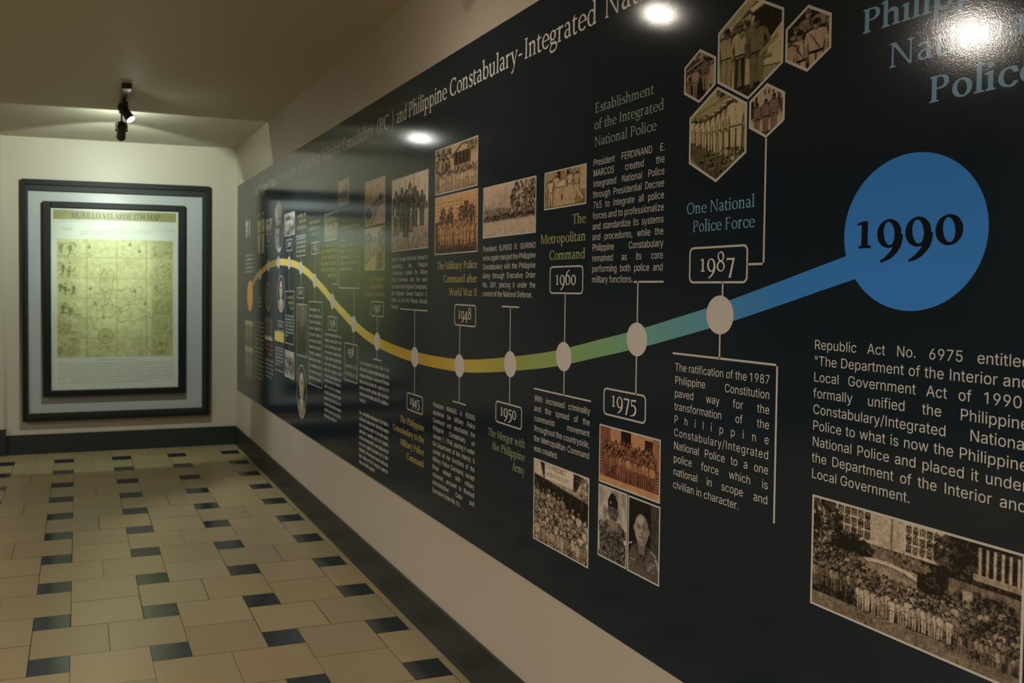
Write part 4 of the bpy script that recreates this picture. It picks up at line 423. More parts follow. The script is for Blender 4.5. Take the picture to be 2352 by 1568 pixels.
class Lettering:
    """flat letters gathered in panel coordinates: s along the wall, z up"""
    def __init__(s): s.v = []; s.f = []
    def glyph(s, g, x, z, em, xs, ys=1.0, dy=0.0):
        n = len(s.v); adv, v, f = g
        s.v += [(x + a * em * xs, z + (b * ys + dy) * em) for a, b in v]
        s.f += [tuple(n + i for i in q) for q in f]
        return adv * em * xs
    def rect(s, x0, x1, z0, z1):
        n = len(s.v); s.v += [(x0, z0), (x1, z0), (x1, z1), (x0, z1)]; s.f.append((n, n + 1, n + 2, n + 3))
    def serif(s, text, x, z, em, xs=1.0, style='R', width=None, right=None, lining=False):
        adv = lambda t: sum(0.25 if c == ' ' else serif_glyph(style, c)[0] for c in t)
        if width: xs = width / (adv(text) * em)
        if right is not None: x = right - adv(text) * em * xs
        for c in text:
            if c == ' ': x += 0.25 * em * xs; continue
            ys, dy = 1.0, 0.0
            if lining and c in '734': ys, dy = 0.94, 0.25
            if lining and c == '1': ys = 1.45
            x += s.glyph(serif_glyph(style, c), x, z, em, xs, ys, dy)
        return x
    def sans_w(s, t, em, xs): return sum(sans_glyph(c)[0] for c in t) * em * xs
    def sans(s, t, x, z, em, xs):
        for c in t: x += 0.26 * em * xs if c == ' ' else s.glyph(sans_glyph(c), x, z, em, xs)
        return x
    def block(s, lines, s0, s1, z, step, em, last_left=True):
        sp = 0.26
        nat = max(sum(s.sans_w(w, em, 1) for w in l.split()) + sp * em * (len(l.split()) - 1) for l in lines)
        xs = min(0.94, (s1 - s0) / nat)
        for i, l in enumerate(lines):
            ws = l.split(); tot = sum(s.sans_w(w, em, xs) for w in ws)
            gap = (s1 - s0 - tot) / (len(ws) - 1) if len(ws) > 1 else 0
            if last_left and i == len(lines) - 1: gap = sp * em * xs
            x = s0
            if len(ws) == 1 and i < len(lines) - 1:      # a lone word is letterspaced to the full measure
                tr = (s1 - s0 - tot) / (len(ws[0]) - 1)
                for c in ws[0]: x = s.sans(c, x, z - i * step, em, xs) + tr
                continue
            for w in ws: x = s.sans(w, x, z - i * step, em, xs) + gap
    def smear(s, rows, s0, s1, z, step, xh, seed, right=False, short=None):
        """lines of print too small and soft to read in the photograph: letter-sized strokes only"""
        rng = random.Random(seed)
        for i in range(rows):
            a, b = s0, s1
            if short and i in short:
                if right: a = s1 - (s1 - s0) * short[i]
                else: b = s0 + (s1 - s0) * short[i]
            x = a; zz = z - i * step
            while x < b - xh * 0.8:
                wl = min(rng.randint(2, 11) * xh * 0.78, b - x); e = x + wl
                if b - e < xh * 2.2: e = b
                while x < e - xh * 0.3:
                    lw = xh * rng.uniform(0.5, 0.85); t = xh * 0.17
                    hh = xh * (1.42 if rng.random() < 0.25 else 1.0)
                    s.rect(x, x + t, zz - (xh * 0.35 if rng.random() < 0.08 else 0), zz + hh)
                    if rng.random() < 0.8: s.rect(x + t, x + lw - t, zz + xh - t, zz + xh)
                    if rng.random() < 0.55: s.rect(x + t, x + lw - t, zz, zz + t)
                    if rng.random() < 0.7: s.rect(x + lw - t - t * .5, x + lw - t * .5, zz, zz + xh)
                    x += lw + xh * 0.08
                x = e + xh * rng.uniform(0.5, 0.9)

# ------------------------------------------------------------------ the printed photographs (tones per point of a fine flat grid)
class Pic:
    def __init__(s, w, h, res, seed=0, base=0.5):
        s.nx, s.ny = max(8, int(w * res)), max(8, int(h * res)); s.k = 2
        s.X, s.Y = s.nx * s.k, s.ny * s.k; s.a = w / h
        s.g = np.full((s.Y, s.X), base, np.float32); s.r = np.random.default_rng(seed); s.rr = random.Random(seed)
    def win(s, x0, x1, y0, y1):
        i0 = max(0, int(x0 / s.a * s.X) - 1); i1 = min(s.X, int(x1 / s.a * s.X) + 2)
        j0 = max(0, int(y0 * s.Y) - 1); j1 = min(s.Y, int(y1 * s.Y) + 2)
        if i1 <= i0 or j1 <= j0: return None
        gx = (np.arange(i0, i1) + .5)[None, :] / s.X * s.a; gy = (np.arange(j0, j1) + .5)[:, None] / s.Y
        return s.g[j0:j1, i0:i1], gx, gy
    def mix(s, t, m, v, al):
        t += m * al * (v - t)
    def ell(s, cx, cy, rx, ry, v, al=1.0, rot=0.0, y0=None, y1=None):
        R = max(rx, ry); w = s.win(cx - R, cx + R, cy - R, cy + R)
        if w is None: return
        t, gx, gy = w; c, q = math.cos(rot), math.sin(rot); dx, dy = gx - cx, gy - cy
        m = (((c * dx + q * dy) / rx) ** 2 + ((-q * dx + c * dy) / ry) ** 2) < 1
        if y0 is not None: m &= gy > y0
        if y1 is not None: m &= gy < y1
        s.mix(t, m, v, al)
    def poly(s, pts, v, al=1.0):
        xs = [p[0] for p in pts]; ys = [p[1] for p in pts]; w = s.win(min(xs), max(xs), min(ys), max(ys))
        if w is None: return
        t, gx, gy = w; m = np.zeros(t.shape, bool)
        for i in range(len(pts)):
            (x1, y1), (x2, y2) = pts[i - 1], pts[i]
            if y1 == y2: continue
            m ^= ((gy < y1) != (gy < y2)) & (gx < (x2 - x1) * (gy - y1) / (y2 - y1) + x1)
        s.mix(t, m, v, al)
    def rect(s, x0, x1, y0, y1, v, al=1.0): s.poly([(x0, y0), (x1, y0), (x1, y1), (x0, y1)], v, al)
    def line(s, x0, y0, x1, y1, w, v, al=1.0):
        l = math.hypot(x1 - x0, y1 - y0) + 1e-9; nx, ny = -(y1 - y0) / l * w / 2, (x1 - x0) / l * w / 2
        s.poly([(x0 + nx, y0 + ny), (x1 + nx, y1 + ny), (x1 - nx, y1 - ny), (x0 - nx, y0 - ny)], v, al)
    def noise(s, n):
        m = max(2, int(n * s.a) + 1); n = int(n) + 1
        a = s.r.random((n + 1, m + 1)).astype(np.float32)
        fy = np.linspace(0, n - 1e-3, s.Y); fx = np.linspace(0, m - 1e-3, s.X)
        iy, ix = fy.astype(int), fx.astype(int); ty, tx = (fy - iy)[:, None], (fx - ix)[None, :]
        return (a[iy][:, ix] * (1 - tx) + a[iy][:, ix + 1] * tx) * (1 - ty) + (a[iy + 1][:, ix] * (1 - tx) + a[iy + 1][:, ix + 1] * tx) * ty
    def tex(s, n, amp, y0=0, y1=1):
        j0, j1 = int(y0 * s.Y), int(y1 * s.Y); s.g[j0:j1] += ((s.noise(n) - .5) * 2 * amp)[j0:j1]
    def ramp(s, v0, v1, y0=0, y1=1):
        j0, j1 = int(y0 * s.Y), int(y1 * s.Y); s.g[j0:j1] = np.linspace(v0, v1, j1 - j0)[:, None]
    def leaves(s, cx, cy, rx, ry, v0, v1, n=120, sz=0.03):
        for _ in range(n):
            a = s.rr.uniform(0, 6.28); d = math.sqrt(s.rr.random())
            s.ell(cx + rx * d * math.cos(a), cy + ry * d * math.sin(a), sz * s.rr.uniform(.4, 1), sz * s.rr.uniform(.3, .8), s.rr.uniform(v0, v1), .85, s.rr.uniform(0, 3))
    def man(s, x, y, h, top=0.6, legs=0.5, skin=0.4, hat=None, belt=0.12, lean=0.0, arm=0.0, rifle=None, wide=1.0):
        j = lambda a: s.rr.uniform(-a, a); w = h * wide
        s.poly([(x - .22 * w, y + .80 * h), (x - .12 * w, y + .87 * h), (x + .12 * w, y + .87 * h), (x + .22 * w, y + .80 * h), (x + .18 * w, y + .44 * h), (x - .18 * w, y + .44 * h)], .07, .62)   # dark edge round the figure
        s.poly([(x - .14 * w, y + .5 * h), (x + .14 * w, y + .5 * h), (x + .11 * w, y), (x - .11 * w, y)], .07, .5); s.ell(x, y + .91 * h, .075 * w, .092 * h, .07, .6)
        for q in (-1, 1):
            s.poly([(x + q * .012 * w, y + .5 * h), (x + q * .105 * w, y + .5 * h), (x + q * (.075 + lean) * w, y), (x + q * (.02 + lean) * w, y)], legs + j(.04))
            s.ell(x + q * (.06 + lean) * w, y + .01 * h, .045 * w, .018 * h, legs * .35)
        s.poly([(x - .135 * w, y + .80 * h), (x + .135 * w, y + .80 * h), (x + .10 * w, y + .47 * h), (x - .10 * w, y + .47 * h)], top + j(.04))
        s.ell(x, y + .80 * h, .135 * w, .035 * h, top)
        s.line(x - .02 * w, y + .78 * h, x + .01 * w, y + .5 * h, .012 * w, top * .7)
        for q in (-1, 1):
            e = (x + q * (.165 + arm) * w, y + .62 * h); k = (x + q * (.14 + arm * .2) * w, y + .46 * h)
            s.line(x + q * .125 * w, y + .80 * h, *e, .058 * w, top * .92 + j(.03)); s.line(*e, *k, .045 * w, top * .8); s.ell(*k, .024 * w, .026 * h, skin)
        if belt is not None: s.rect(x - .105 * w, x + .105 * w, y + .485 * h, y + .515 * h, belt)
        s.rect(x - .025 * w, x + .025 * w, y + .81 * h, y + .86 * h, skin * .8)
        s.ell(x, y + .905 * h, .05 * w, .066 * h, skin)
        s.ell(x + .018 * w, y + .90 * h, .03 * w, .055 * h, skin * .7, .6)
        if hat is None: s.ell(x, y + .945 * h, .053 * w, .04 * h, .06)
        else:
            s.ell(x, y + .955 * h, .062 * w, .034 * h, hat); s.line(x - .06 * w, y + .935 * h, x + .065 * w, y + .93 * h, .02 * h, hat * .4)
        if rifle: s.line(x + .12 * w, y + .40 * h, x + .17 * w, y + 1.15 * h, .02 * w, rifle)
    def crowd(s, x0, x1, ya, yb, rows, per, h, top=(.45, .75), hats=(.5, .7), legs=(.4, .6), bare=.4, skin=(.3, .45)):
        for r in range(rows):
            f = r / max(1, rows - 1); y = ya + (yb - ya) * (1 - f) if rows > 1 else ya
            for c in range(per):
                x = x0 + (x1 - x0) * (c + .5 + s.rr.uniform(-.3, .3) + (.25 if r % 2 else -.25)) / per
                s.man(x, y + s.rr.uniform(-.015, .015), h * s.rr.uniform(.93, 1.06), s.rr.uniform(*top), s.rr.uniform(*legs), s.rr.uniform(*skin),
                      None if s.rr.random() < bare else s.rr.uniform(*hats), s.rr.choice([.1, .14, None]), rifle=None)
    def face(s, cx, cy, r, skin=.55, hair=.08):
        """head and shoulders seen from the front"""
        s.rect(cx - .32 * r, cx + .32 * r, cy - 1.6 * r, cy - .6 * r, skin * .72)
        if hair is not None: s.ell(cx, cy + .16 * r, .79 * r, .94 * r, hair)
        for q in (-1, 1): s.ell(cx + q * .74 * r, cy - .02 * r, .10 * r, .2 * r, skin * .8)
        s.ell(cx, cy - .04 * r, .71 * r, .97 * r, skin); s.ell(cx + .36 * r, cy - .08 * r, .36 * r, .80 * r, skin * .6, .5)
        s.ell(cx - .12 * r, cy + .52 * r, .38 * r, .24 * r, min(1, skin * 1.2), .5)
        for q in (-1, 1):
            s.ell(cx + q * .29 * r, cy + .10 * r, .17 * r, .085 * r, skin * .62); s.ell(cx + q * .28 * r, cy + .09 * r, .065 * r, .05 * r, .12)
            s.line(cx + q * .12 * r, cy + .24 * r, cx + q * .46 * r, cy + .23 * r, .055 * r, skin * .4)
            s.ell(cx + q * .34 * r, cy - .22 * r, .18 * r, .16 * r, min(1, skin * 1.12), .4)
        s.poly([(cx - .05 * r, cy + .12 * r), (cx + .05 * r, cy + .12 * r), (cx + .14 * r, cy - .22 * r), (cx - .13 * r, cy - .22 * r)], min(1, skin * 1.2), .6)
        s.line(cx - .12 * r, cy - .24 * r, cx + .13 * r, cy - .24 * r, .05 * r, skin * .55)
        s.line(cx - .24 * r, cy - .49 * r, cx + .24 * r, cy - .49 * r, .06 * r, skin * .5); s.ell(cx, cy - .58 * r, .18 * r, .05 * r, skin * .85)
        s.line(cx - .3 * r, cy - .86 * r, cx + .3 * r, cy - .86 * r, .08 * r, skin * .6, .7)
    def colours(s, lut, grain=.035, rough=1.0, con=1.55):
        s.tex(34, .07 * rough); s.tex(90, .10 * rough); s.tex(15, .05 * rough)
        g = s.g.reshape(s.ny, s.k, s.X).mean(1).reshape(s.ny, s.nx, s.k).mean(2)
        g = np.clip(.5 + (g - .455) * con + s.r.normal(0, grain, g.shape), 0, 1)
        xs = [p[0] for p in lut]; out = np.ones((s.ny, s.nx, 4), np.float32)
        for c in range(3): out[..., c] = np.interp(g, xs, [p[1][c] for p in lut])
        return out
def lut(dark, mid, light): return [(0, dark), (.5, mid), (1, light)]
L_BROWN = lut((.012, .011, .009), (0.264, 0.205, 0.140), (.71, .60, .47))
L_GREY = lut((.010, .010, .009), (0.224, 0.191, 0.156), (.66, .58, .48))
L_PINK = lut((.014, .012, .010), (0.304, 0.222, 0.162), (.69, .53, .41))
L_ORANGE = lut((.022, .010, .007), (0.360, 0.165, 0.070), (.70, .42, .20))
L_RED = lut((.020, .009, .008), (0.290, 0.116, 0.066), (.64, .38, .18))
L_YELL = lut((.020, .013, .007), (0.335, 0.222, 0.120), (.67, .51, .32))
L_OLIVE = lut((.016, .016, .010), (0.280, 0.235, 0.122), (.64, .545, .355))
L_FAR = lut((.014, .013, .012), (0.238, 0.211, 0.185), (.64, .60, .54))

def p_barracks(p):
    p.ramp(.25, .62); p.tex(9, .08)
    a = p.a
    p.rect(.0, a, .62, 1, .60); p.leaves(.2 * a, .72, .22 * a, .3, .06, .2, 160, .05); p.rect(.13 * a, .16 * a, .45, 1, .55)
    p.poly([(.36 * a, .72), (.66 * a, 1.0), (a, .86), (a, .42), (.4 * a, .42)], .62)
    p.poly([(.38 * a, .74), (.66 * a, 1.0), (a, .9), (a, .84), (.66 * a, .92), (.42 * a, .70)], .3)
    p.rect(.46 * a, .84 * a, .5, .80, .12); p.rect(.46 * a, .84 * a, .45, .54, .45)
    for i in range(5): p.rect((.48 + .08 * i) * a, (.495 + .08 * i) * a, .48, .80, .3)
    p.leaves(.9 * a, .86, .14 * a, .12, .15, .5, 60, .05)
    p.rect(0, a, 0, .12, .4); p.crowd(.12 * a, a, .02, .10, 3, 15, .40, (.55, .75), (.1, .3), (.55, .7), .8)
def p_parade(p):
    a = p.a; p.ramp(.3, .72); p.tex(6, .05)
    p.rect(0, .34 * a, .55, .95, .74); p.poly([(.34 * a, .92), (.72 * a, .82), (.72 * a, .55), (.34 * a, .55)], .70)
    for r in range(5):
        for c in range(11): p.rect((.02 + .062 * c) * a, (.045 + .062 * c) * a, .60 + .065 * r, .625 + .065 * r, .36)
    p.rect(.70 * a, .79 * a, .5, .84, .2)
    for x in (.38, .64, .87, .2): p.leaves(x * a, .62, .07 * a, .16, .1, .25, 70, .04)
    p.rect(0, a, .42, .56, .18); p.leaves(.3 * a, .50, .4 * a, .07, .1, .28, 150, .04)
    p.rect(0, a, 0, .44, .22); p.tex(30, .04, 0, .4)
    p.crowd(.1 * a, a, .14, .22, 2, 13, .36, (.5, .62), (.5, .6), (.55, .7), .2)
    p.crowd(.45 * a, a, .44, .44, 1, 8, .15, (.5, .7), (.5, .6), (.5, .7), .2); p.rect(0, a, 0, .10, .14)
def p_walkers(p):
    a = p.a; p.ramp(.45, .90); p.tex(7, .06); p.ramp(.42, .62, 0, .40); p.tex(26, .09, 0, .5)
    for x, y, h, t in ((.14, .22, .62, .42), (.30, .26, .60, .24), (.52, .24, .66, .46), (.66, .30, .54, .22), (.84, .30, .46, .20), (.42, .18, .64, .20)):
        p.man(x * a, y, h, t, t * .8, .25, t * .7, .08, .03, .03, .2, 1.3)
        p.leaves(x * a, y + h * .6, .10, h * .3, t * .6, t * 2.2, 40, .025)
    for x in (.1, .2, .5, .62): p.leaves(x * a, .66, .05, .08, .08, .2, 18, .03)
    p.ell(.96 * a, .55, .03, .05, .15)
def p_field(p):
    a = p.a; p.ramp(.34, .74); p.tex(5, .06)
    p.leaves(.84 * a, .68, .30 * a, .34, .10, .36, 420, .045); p.leaves(.25 * a, .42, .4 * a, .12, .22, .42, 260, .04); p.leaves(.45 * a, .36, .55 * a, .06, .08, .2, 260, .03)
    for i in range(26): p.man((.02 + .038 * i) * a, .27, .11, .18, .2, .15, .1)
    for i in range(16): p.line((.62 + .02 * i) * a, .70 + .02 * i, (.70 + .02 * i) * a, .72 + .02 * i, .008, .7)
    p.rect(0, a, 0, .30, .66); p.tex(40, .05, 0, .3)
    for i in range(40): p.rect((.025 * i) * a, (.025 * i + .008) * a, .28, .31 + p.rr.random() * .04, .6)
def p_table(p):
    a = p.a; p.ramp(.35, .5); p.tex(6, .1); p.rect(.30 * a, .40 * a, .5, 1, .15); p.rect(.55 * a, .65 * a, .5, 1, .18); p.rect(.85 * a, a, .4, 1, .62)
    for x, y, h, t in ((.16, .05, .78, .72), (.30, .22, .70, .66), (.62, .22, .72, .66), (.78, .18, .74, .6)): p.man(x * a, y, h, t, .7, .35, t, .3, .02, .05, None, 1.1)
    p.poly([(.22 * a, .08), (.74 * a, .08), (.72 * a, .52), (.26 * a, .52)], .62); p.poly([(.34 * a, .55), (.52 * a, .58), (.5 * a, .72), (.36 * a, .68)], .8)
    p.line(.74 * a, .5, .92 * a, .16, .07, .7); p.rect(.42 * a, .46 * a, .22, .36, .25)
def p_road(p):
    a = p.a; p.ramp(.5, .78); p.tex(6, .05); p.poly([(0, .52), (a, .62), (a, 0), (0, 0)], .50); p.tex(24, .08, 0, .6)
    p.poly([(.35 * a, 0), (a, 0), (a, .3), (.86 * a, .50)], .66)
    p.leaves(.18 * a, .26, .17 * a, .12, .08, .2, 120, .04); p.leaves(.6 * a, .46, .3 * a, .07, .12, .3, 120, .03)
    for x, y, h in ((.1, .45, .16), (.24, .47, .14), (.72, .5, .18), (.86, .48, .2)): p.man(x * a, y, h, .15, .15, .2, .1)
    p.ell(.76 * a, .58, .07, .06, .12)
def p_hills(p):
    a = p.a; p.ramp(.45, .82); p.tex(6, .08)
    p.leaves(.2 * a, .72, .22 * a, .14, .22, .5, 110, .06); p.leaves(.85 * a, .7, .2 * a, .3, .2, .4, 150, .05)
    p.poly([(0, .62), (.55 * a, .8), (a, .3), (a, 0), (0, 0)], .5, .7); p.tex(16, .12, 0, .75); p.poly([(.0, .1), (.7 * a, .45), (.5 * a, 0), (0, 0)], .68)
    p.leaves(.72 * a, .22, .16 * a, .22, .1, .3, 100, .04); p.man(.28 * a, .3, .18, .16, .16, .2, .1)
def p_rider(p):
    a = p.a; p.ramp(.42, .82); p.tex(6, .06); p.leaves(.45 * a, .42, .46 * a, .16, .12, .32, 150, .06); p.man(.72 * a, .42, .42, .2, .2, .2, .15); p.rect(0, a, 0, .14, .6)
def p_ranks(p):
    a = p.a; p.ramp(.45, .42); p.rect(0, a, .8, 1, .25); p.rect(.8 * a, a, .78, 1, .05); p.crowd(.02 * a, .98 * a, .04, .1, 2, 7, .66, (.5, .7), (.4, .6), (.5, .65), .2)
def p_precinct(p):
    a = p.a; p.ramp(.2, .6); p.rect(0, a, .8, 1, .66); p.poly([(.12 * a, 1), (.20 * a, .80), (.24 * a, .80), (.26 * a, 1)], .1)
    p.poly([(0, .82), (a, .70), (a, .45), (0, .5)], .10); p.tex(22, .04)
    p.poly([(.74 * a, 1), (.9 * a, .96), (.78 * a, .78), (.73 * a, .78)], .16); p.leaves(.92 * a, .84, .08 * a, .12, .2, .5, 40, .03)
    p.rect(.22 * a, .73 * a, .80, 1, .78)
    p.rect(0, a, 0, .5, .12); p.crowd(0, .6 * a, .10, .34, 4, 8, .34, (.38, .62), (.4, .6), (.3, .5), .3); p.crowd(0, a, -.10, .18, 5, 11, .38, (.40, .66), (.4, .6), (.35, .55), .35)
def p_cadets(p):
    a = p.a; p.ramp(.5, .5); p.rect(0, a, .52, 1, .62); p.rect(.0, .2 * a, .5, 1, .38); p.rect(.38 * a, .54 * a, .62, 1, .08); p.rect(.76 * a, .88 * a, .55, .92, .16); p.rect(.88 * a, a, .5, 1, .5)
    for i in range(8): p.rect(0, .14 * a, .18 + .045 * i, .20 + .045 * i, .2); p.rect(.86 * a, a, .14 + .045 * i, .16 + .045 * i, .2)
    p.rect(.12 * a, .9 * a, .14, .6, .22); p.crowd(.1 * a, .9 * a, .13, .34, 4, 13, .46, (.38, .62), (.34, .5), (.30, .48), .4, (.36, .5)); p.rect(0, a, 0, .13, .66); p.tex(20, .05)
def p_beret(p):
    a = p.a; p.ramp(.52, .60); p.tex(11, .20); cx = .52 * a
    p.poly([(0, 0), (a, 0), (.98 * a, .44), (.74 * a, .56), (.34 * a, .56), (.04 * a, .42)], .26)
    for _ in range(240): p.ell(p.rr.uniform(.02, .98) * a, p.rr.uniform(0, .5), p.rr.uniform(.012, .034), p.rr.uniform(.010, .024), p.rr.choice((.10, .16, .34, .46)), .85, p.rr.uniform(0, 3))
    p.face(cx, .675, .145, .30, .08)
    p.poly([(cx - .112, .73), (cx - .118, .82), (cx - .07, .90), (cx - .015, .945), (cx + .05, .91), (cx + .105, .84), (cx + .112, .73)], .10); p.line(cx - .112, .74, cx + .112, .74, .02, .2); p.ell(cx - .05, .80, .018, .022, .5)
    p.poly([(cx - .13, .53), (cx, .42), (cx + .13, .53), (cx + .07, .57), (cx - .07, .57)], .46); p.line(cx, .42, cx, .1, .01, .12)
    p.line(.06 * a, .1, .02 * a, .42, .03, .7); p.ell(.93 * a, .34, .025, .03, .8)
def p_officer(p):
    a = p.a; p.ramp(.08, .10); p.rect(.72 * a, a, .3, 1, .20); cx = .44 * a
    p.poly([(0, 0), (a, 0), (a, .30), (.82 * a, .38), (.58 * a, .44), (.34 * a, .44), (.14 * a, .36), (.04 * a, .22)], .27); p.tex(18, .03, 0, .44)
    p.poly([(.33 * a, .45), (.44 * a, .28), (.57 * a, .45)], .46); p.poly([(.41 * a, .42), (.48 * a, .42), (.47 * a, .26), (.44 * a, .22), (.42 * a, .26)], .12)
    p.poly([(.30 * a, .44), (.44 * a, .22), (.38 * a, .20), (.22 * a, .40)], .22); p.poly([(.60 * a, .44), (.46 * a, .22), (.52 * a, .20), (.70 * a, .40)], .20)
    p.face(cx, .62, .200, .54, .15)
    for q in (-1, 1):
        p.ell(cx + q * .058, .640, .042, .030, .24); p.ell(cx + q * .058, .640, .036, .025, .47); p.ell(cx + q * .056, .640, .013, .010, .14)
    p.line(cx - .016, .645, cx + .016, .645, .006, .24); p.line(cx - .10, .648, cx - .14, .655, .006, .24); p.line(cx + .10, .648, cx + .14, .655, .006, .24)
    for q, y in ((-1, .365), (1, .35)):
        p.poly([(cx + q * .30 * a, y + .03), (cx + q * .46 * a, y - .02), (cx + q * .46 * a, y + .008), (cx + q * .28 * a, y + .055)], .40)
        for k in range(3): p.ell(cx + q * (.31 + .05 * k) * a, y + .032 - .014 * k, .011, .010, .82)
    for r in range(3):
        for k in range(3): p.rect((.64 + .075 * k) * a, (.70 + .075 * k) * a, .22 - .045 * r, .25 - .045 * r, .30 + .12 * ((r + k) % 3))
    p.rect(.10 * a, .26 * a, .18, .195, .5); p.line(.86 * a, .32, a, .16, .028, .55); p.line(.90 * a, .32, a, .22, .013, .62)
def p_assembly(p):
    a = p.a; p.ramp(.3, .68); p.rect(0, a, .60, 1, .62); p.tex(5, .04)
    def grille(x0, x1, y0, y1):
        p.rect(x0, x1, y0, y1, .18); n = 5
        for i in range(n + 1): p.rect(x0 + (x1 - x0) * i / n - .006, x0 + (x1 - x0) * i / n + .006, y0, y1, .68)
        for i in range(4): p.rect(x0, x1, y0 + (y1 - y0) * i / 3 - .008, y0 + (y1 - y0) * i / 3 + .008, .66)
        for i in range(n):
            for k in range(7):
                x, y = x0 + (x1 - x0) * (i + .5) / n, y0 + (y1 - y0) * (k + .5) / 7
                if (i + k) % 3: p.ell(x, y, .016, .02, .5); p.ell(x, y, .009, .013, .14)
    grille(.15 * a, .33 * a, .74, .985); grille(.50 * a, .66 * a, .74, .97); p.rect(.432 * a, .44 * a, .62, 1, .42); p.rect(.43 * a, .433 * a, .6, 1, .3)
    p.rect(.70 * a, a, .66, 1, .12); p.leaves(.74 * a, .83, .10 * a, .18, .06, .2, 150, .04)
    for i in range(6): p.rect((.82 + .03 * i) * a, (.832 + .03 * i) * a, .74, .95, .6)
    p.rect(.80 * a, a, .70, .75, .5); p.rect(.12 * a, .70 * a, .60, .72, .10); p.poly([(.14 * a, .75), (.20 * a, .71), (.12 * a, .70)], .62)
    p.leaves(.07 * a, .78, .10 * a, .22, .05, .22, 260, .035); p.leaves(.06 * a, .7, .07 * a, .2, .4, .7, 14, .03); p.rect(.055 * a, .065 * a, .5, .8, .25)
    p.leaves(.44 * a, .66, .18 * a, .055, .22, .46, 260, .022); p.leaves(.24 * a, .66, .1 * a, .09, .06, .12, 120, .03)
    # pale curved wall of the planter
    for i in range(40):
        t = i / 39; x = (.24 + .32 * t) * a; y = .60 - .05 * (2 * t - 1) ** 2
        p.rect(x, x + .012 * a, y - .02, y + .012, .66); p.rect(x, x + .012 * a, y - .07, y - .02, .25); p.rect(x, x + .006 * a, y - .08, y - .03, .5)
    p.rect(.56 * a, .70 * a, .42, .62, .14); p.rect(.70 * a, a, .40, .66, .34); p.leaves(.85 * a, .5, .15 * a, .1, .06, .3, 160, .04); p.rect(.76 * a, .80 * a, .4, .6, .55)
    p.rect(0, a, 0, .17, .36); p.tex(60, .05, 0, .2); p.rect(0, a, .14, .42, .14)
    p.crowd(0, .30 * a, .20, .40, 5, 15, .21, (.22, .55), (.2, .5), (.12, .35), .6, (.2, .4))
    p.crowd(.68 * a, a, .08, .34, 6, 15, .20, (.18, .55), (.2, .5), (.12, .35), .6, (.2, .4))
    p.crowd(.26 * a, .74 * a, .19, .30, 4, 22, .19, (.32, .62), (.3, .6), (.2, .4), .6, (.2, .4))
    p.crowd(.27 * a, .72 * a, .135, .135, 1, 18, .22, (.56, .72), (.4, .6), (.50, .68), .7); p.rect(0, a, 0, .10, .36); p.tex(60, .04, 0, .1)
def p_small(p):
    a = p.a; p.ramp(.35, .7); p.tex(6, .18); p.tex(14, .15); p.poly([(0, .0), (a, .55), (a, .3), (.4 * a, 0)], .2, .7); p.leaves(.4 * a, .78, .3 * a, .1, .15, .3, 40, .08)
def p_smallcrowd(p):
    a = p.a; p.ramp(.7, .6); p.tex(7, .12); p.rect(.55 * a, .62 * a, .75, 1, .9); p.rect(.75 * a, .82 * a, .75, 1, .9); p.crowd(.05 * a, .95 * a, .1, .3, 3, 6, .5, (.2, .75), (.2, .5), (.2, .4), .4)
def p_hall(p):
    a = p.a; p.ramp(.12, .32); p.tex(8, .06); p.ell(.6 * a, .75, .16, .2, .42, .6); p.rect(.4 * a, .8 * a, .45, .7, .32)
    for x in (.3, .7): p.man(x * a, .04, .34, .2, .2, .5, .3)
def p_sheet(p):
    a = p.a; p.ramp(.28, .34); p.tex(6, .05); p.rect(0, a, 0, .16, .82)
    for i in range(7): p.rect((.1 + .12 * i) * a, (.16 + .12 * i) * a, .25, .8, .24)
def p_old(p):
    a = p.a; p.ramp(.22, .32); p.tex(6, .08); p.rect(0, a, .82, 1, .5); p.crowd(.1 * a, .9 * a, .1, .1, 1, 4, .55, (.3, .45), (.3, .4), (.3, .4), .4)
def p_figures(p):
    a = p.a; p.ramp(.03, .03)
    for x, t in ((.25, .62), (.75, .56)): p.man(x * a, .02, .94, t, t * 1.15, .3, t, .1, 0, 0, .25, 1.5)
def p_hex1(p):
    a = p.a; p.ramp(.50, .42); p.rect(0, a, .66, 1, .20); p.poly([(0, .86), (.5 * a, .98), (.62 * a, .92), (0, .62)], .52); p.poly([(.5 * a, .86), (a, 1), (a, .94), (.55 * a, .82)], .85)
    p.poly([(.54 * a, .80), (a, .90), (a, .42), (.84 * a, .54), (.62 * a, .5)], .10); p.poly([(.8 * a, .52), (a, .66), (a, .26), (.66 * a, .28)], .64); p.rect(.68 * a, .84 * a, .34, .38, .34); p.line(.66 * a, .28, a, .26, .012, .2)
    p.leaves(.3 * a, .72, .3 * a, .10, .3, .78, 60, .035); p.poly([(0, .1), (.5 * a, .14), (.5 * a, .44), (0, .5)], .60); p.rect(0, a, 0, .15, .16)
    p.man(.15 * a, .16, .60, .50, .44, .26, .12, .14, 0, .02, None, 1.15); p.man(.36 * a, .12, .66, .60, .16, .26, .3, .1, .03, .02, None, .95)
    p.man(.62 * a, .08, .70, .32, .30, .24, .14, .1, .05, .06, None, 1.0); p.line(.36 * a, .62, .58 * a, .69, .045, .34); p.line(.66 * a, .40, .92 * a, .53, .045, .46)
    for x in (.2, .4, .6): p.ell(x * a, .07, .05, .025, .07)
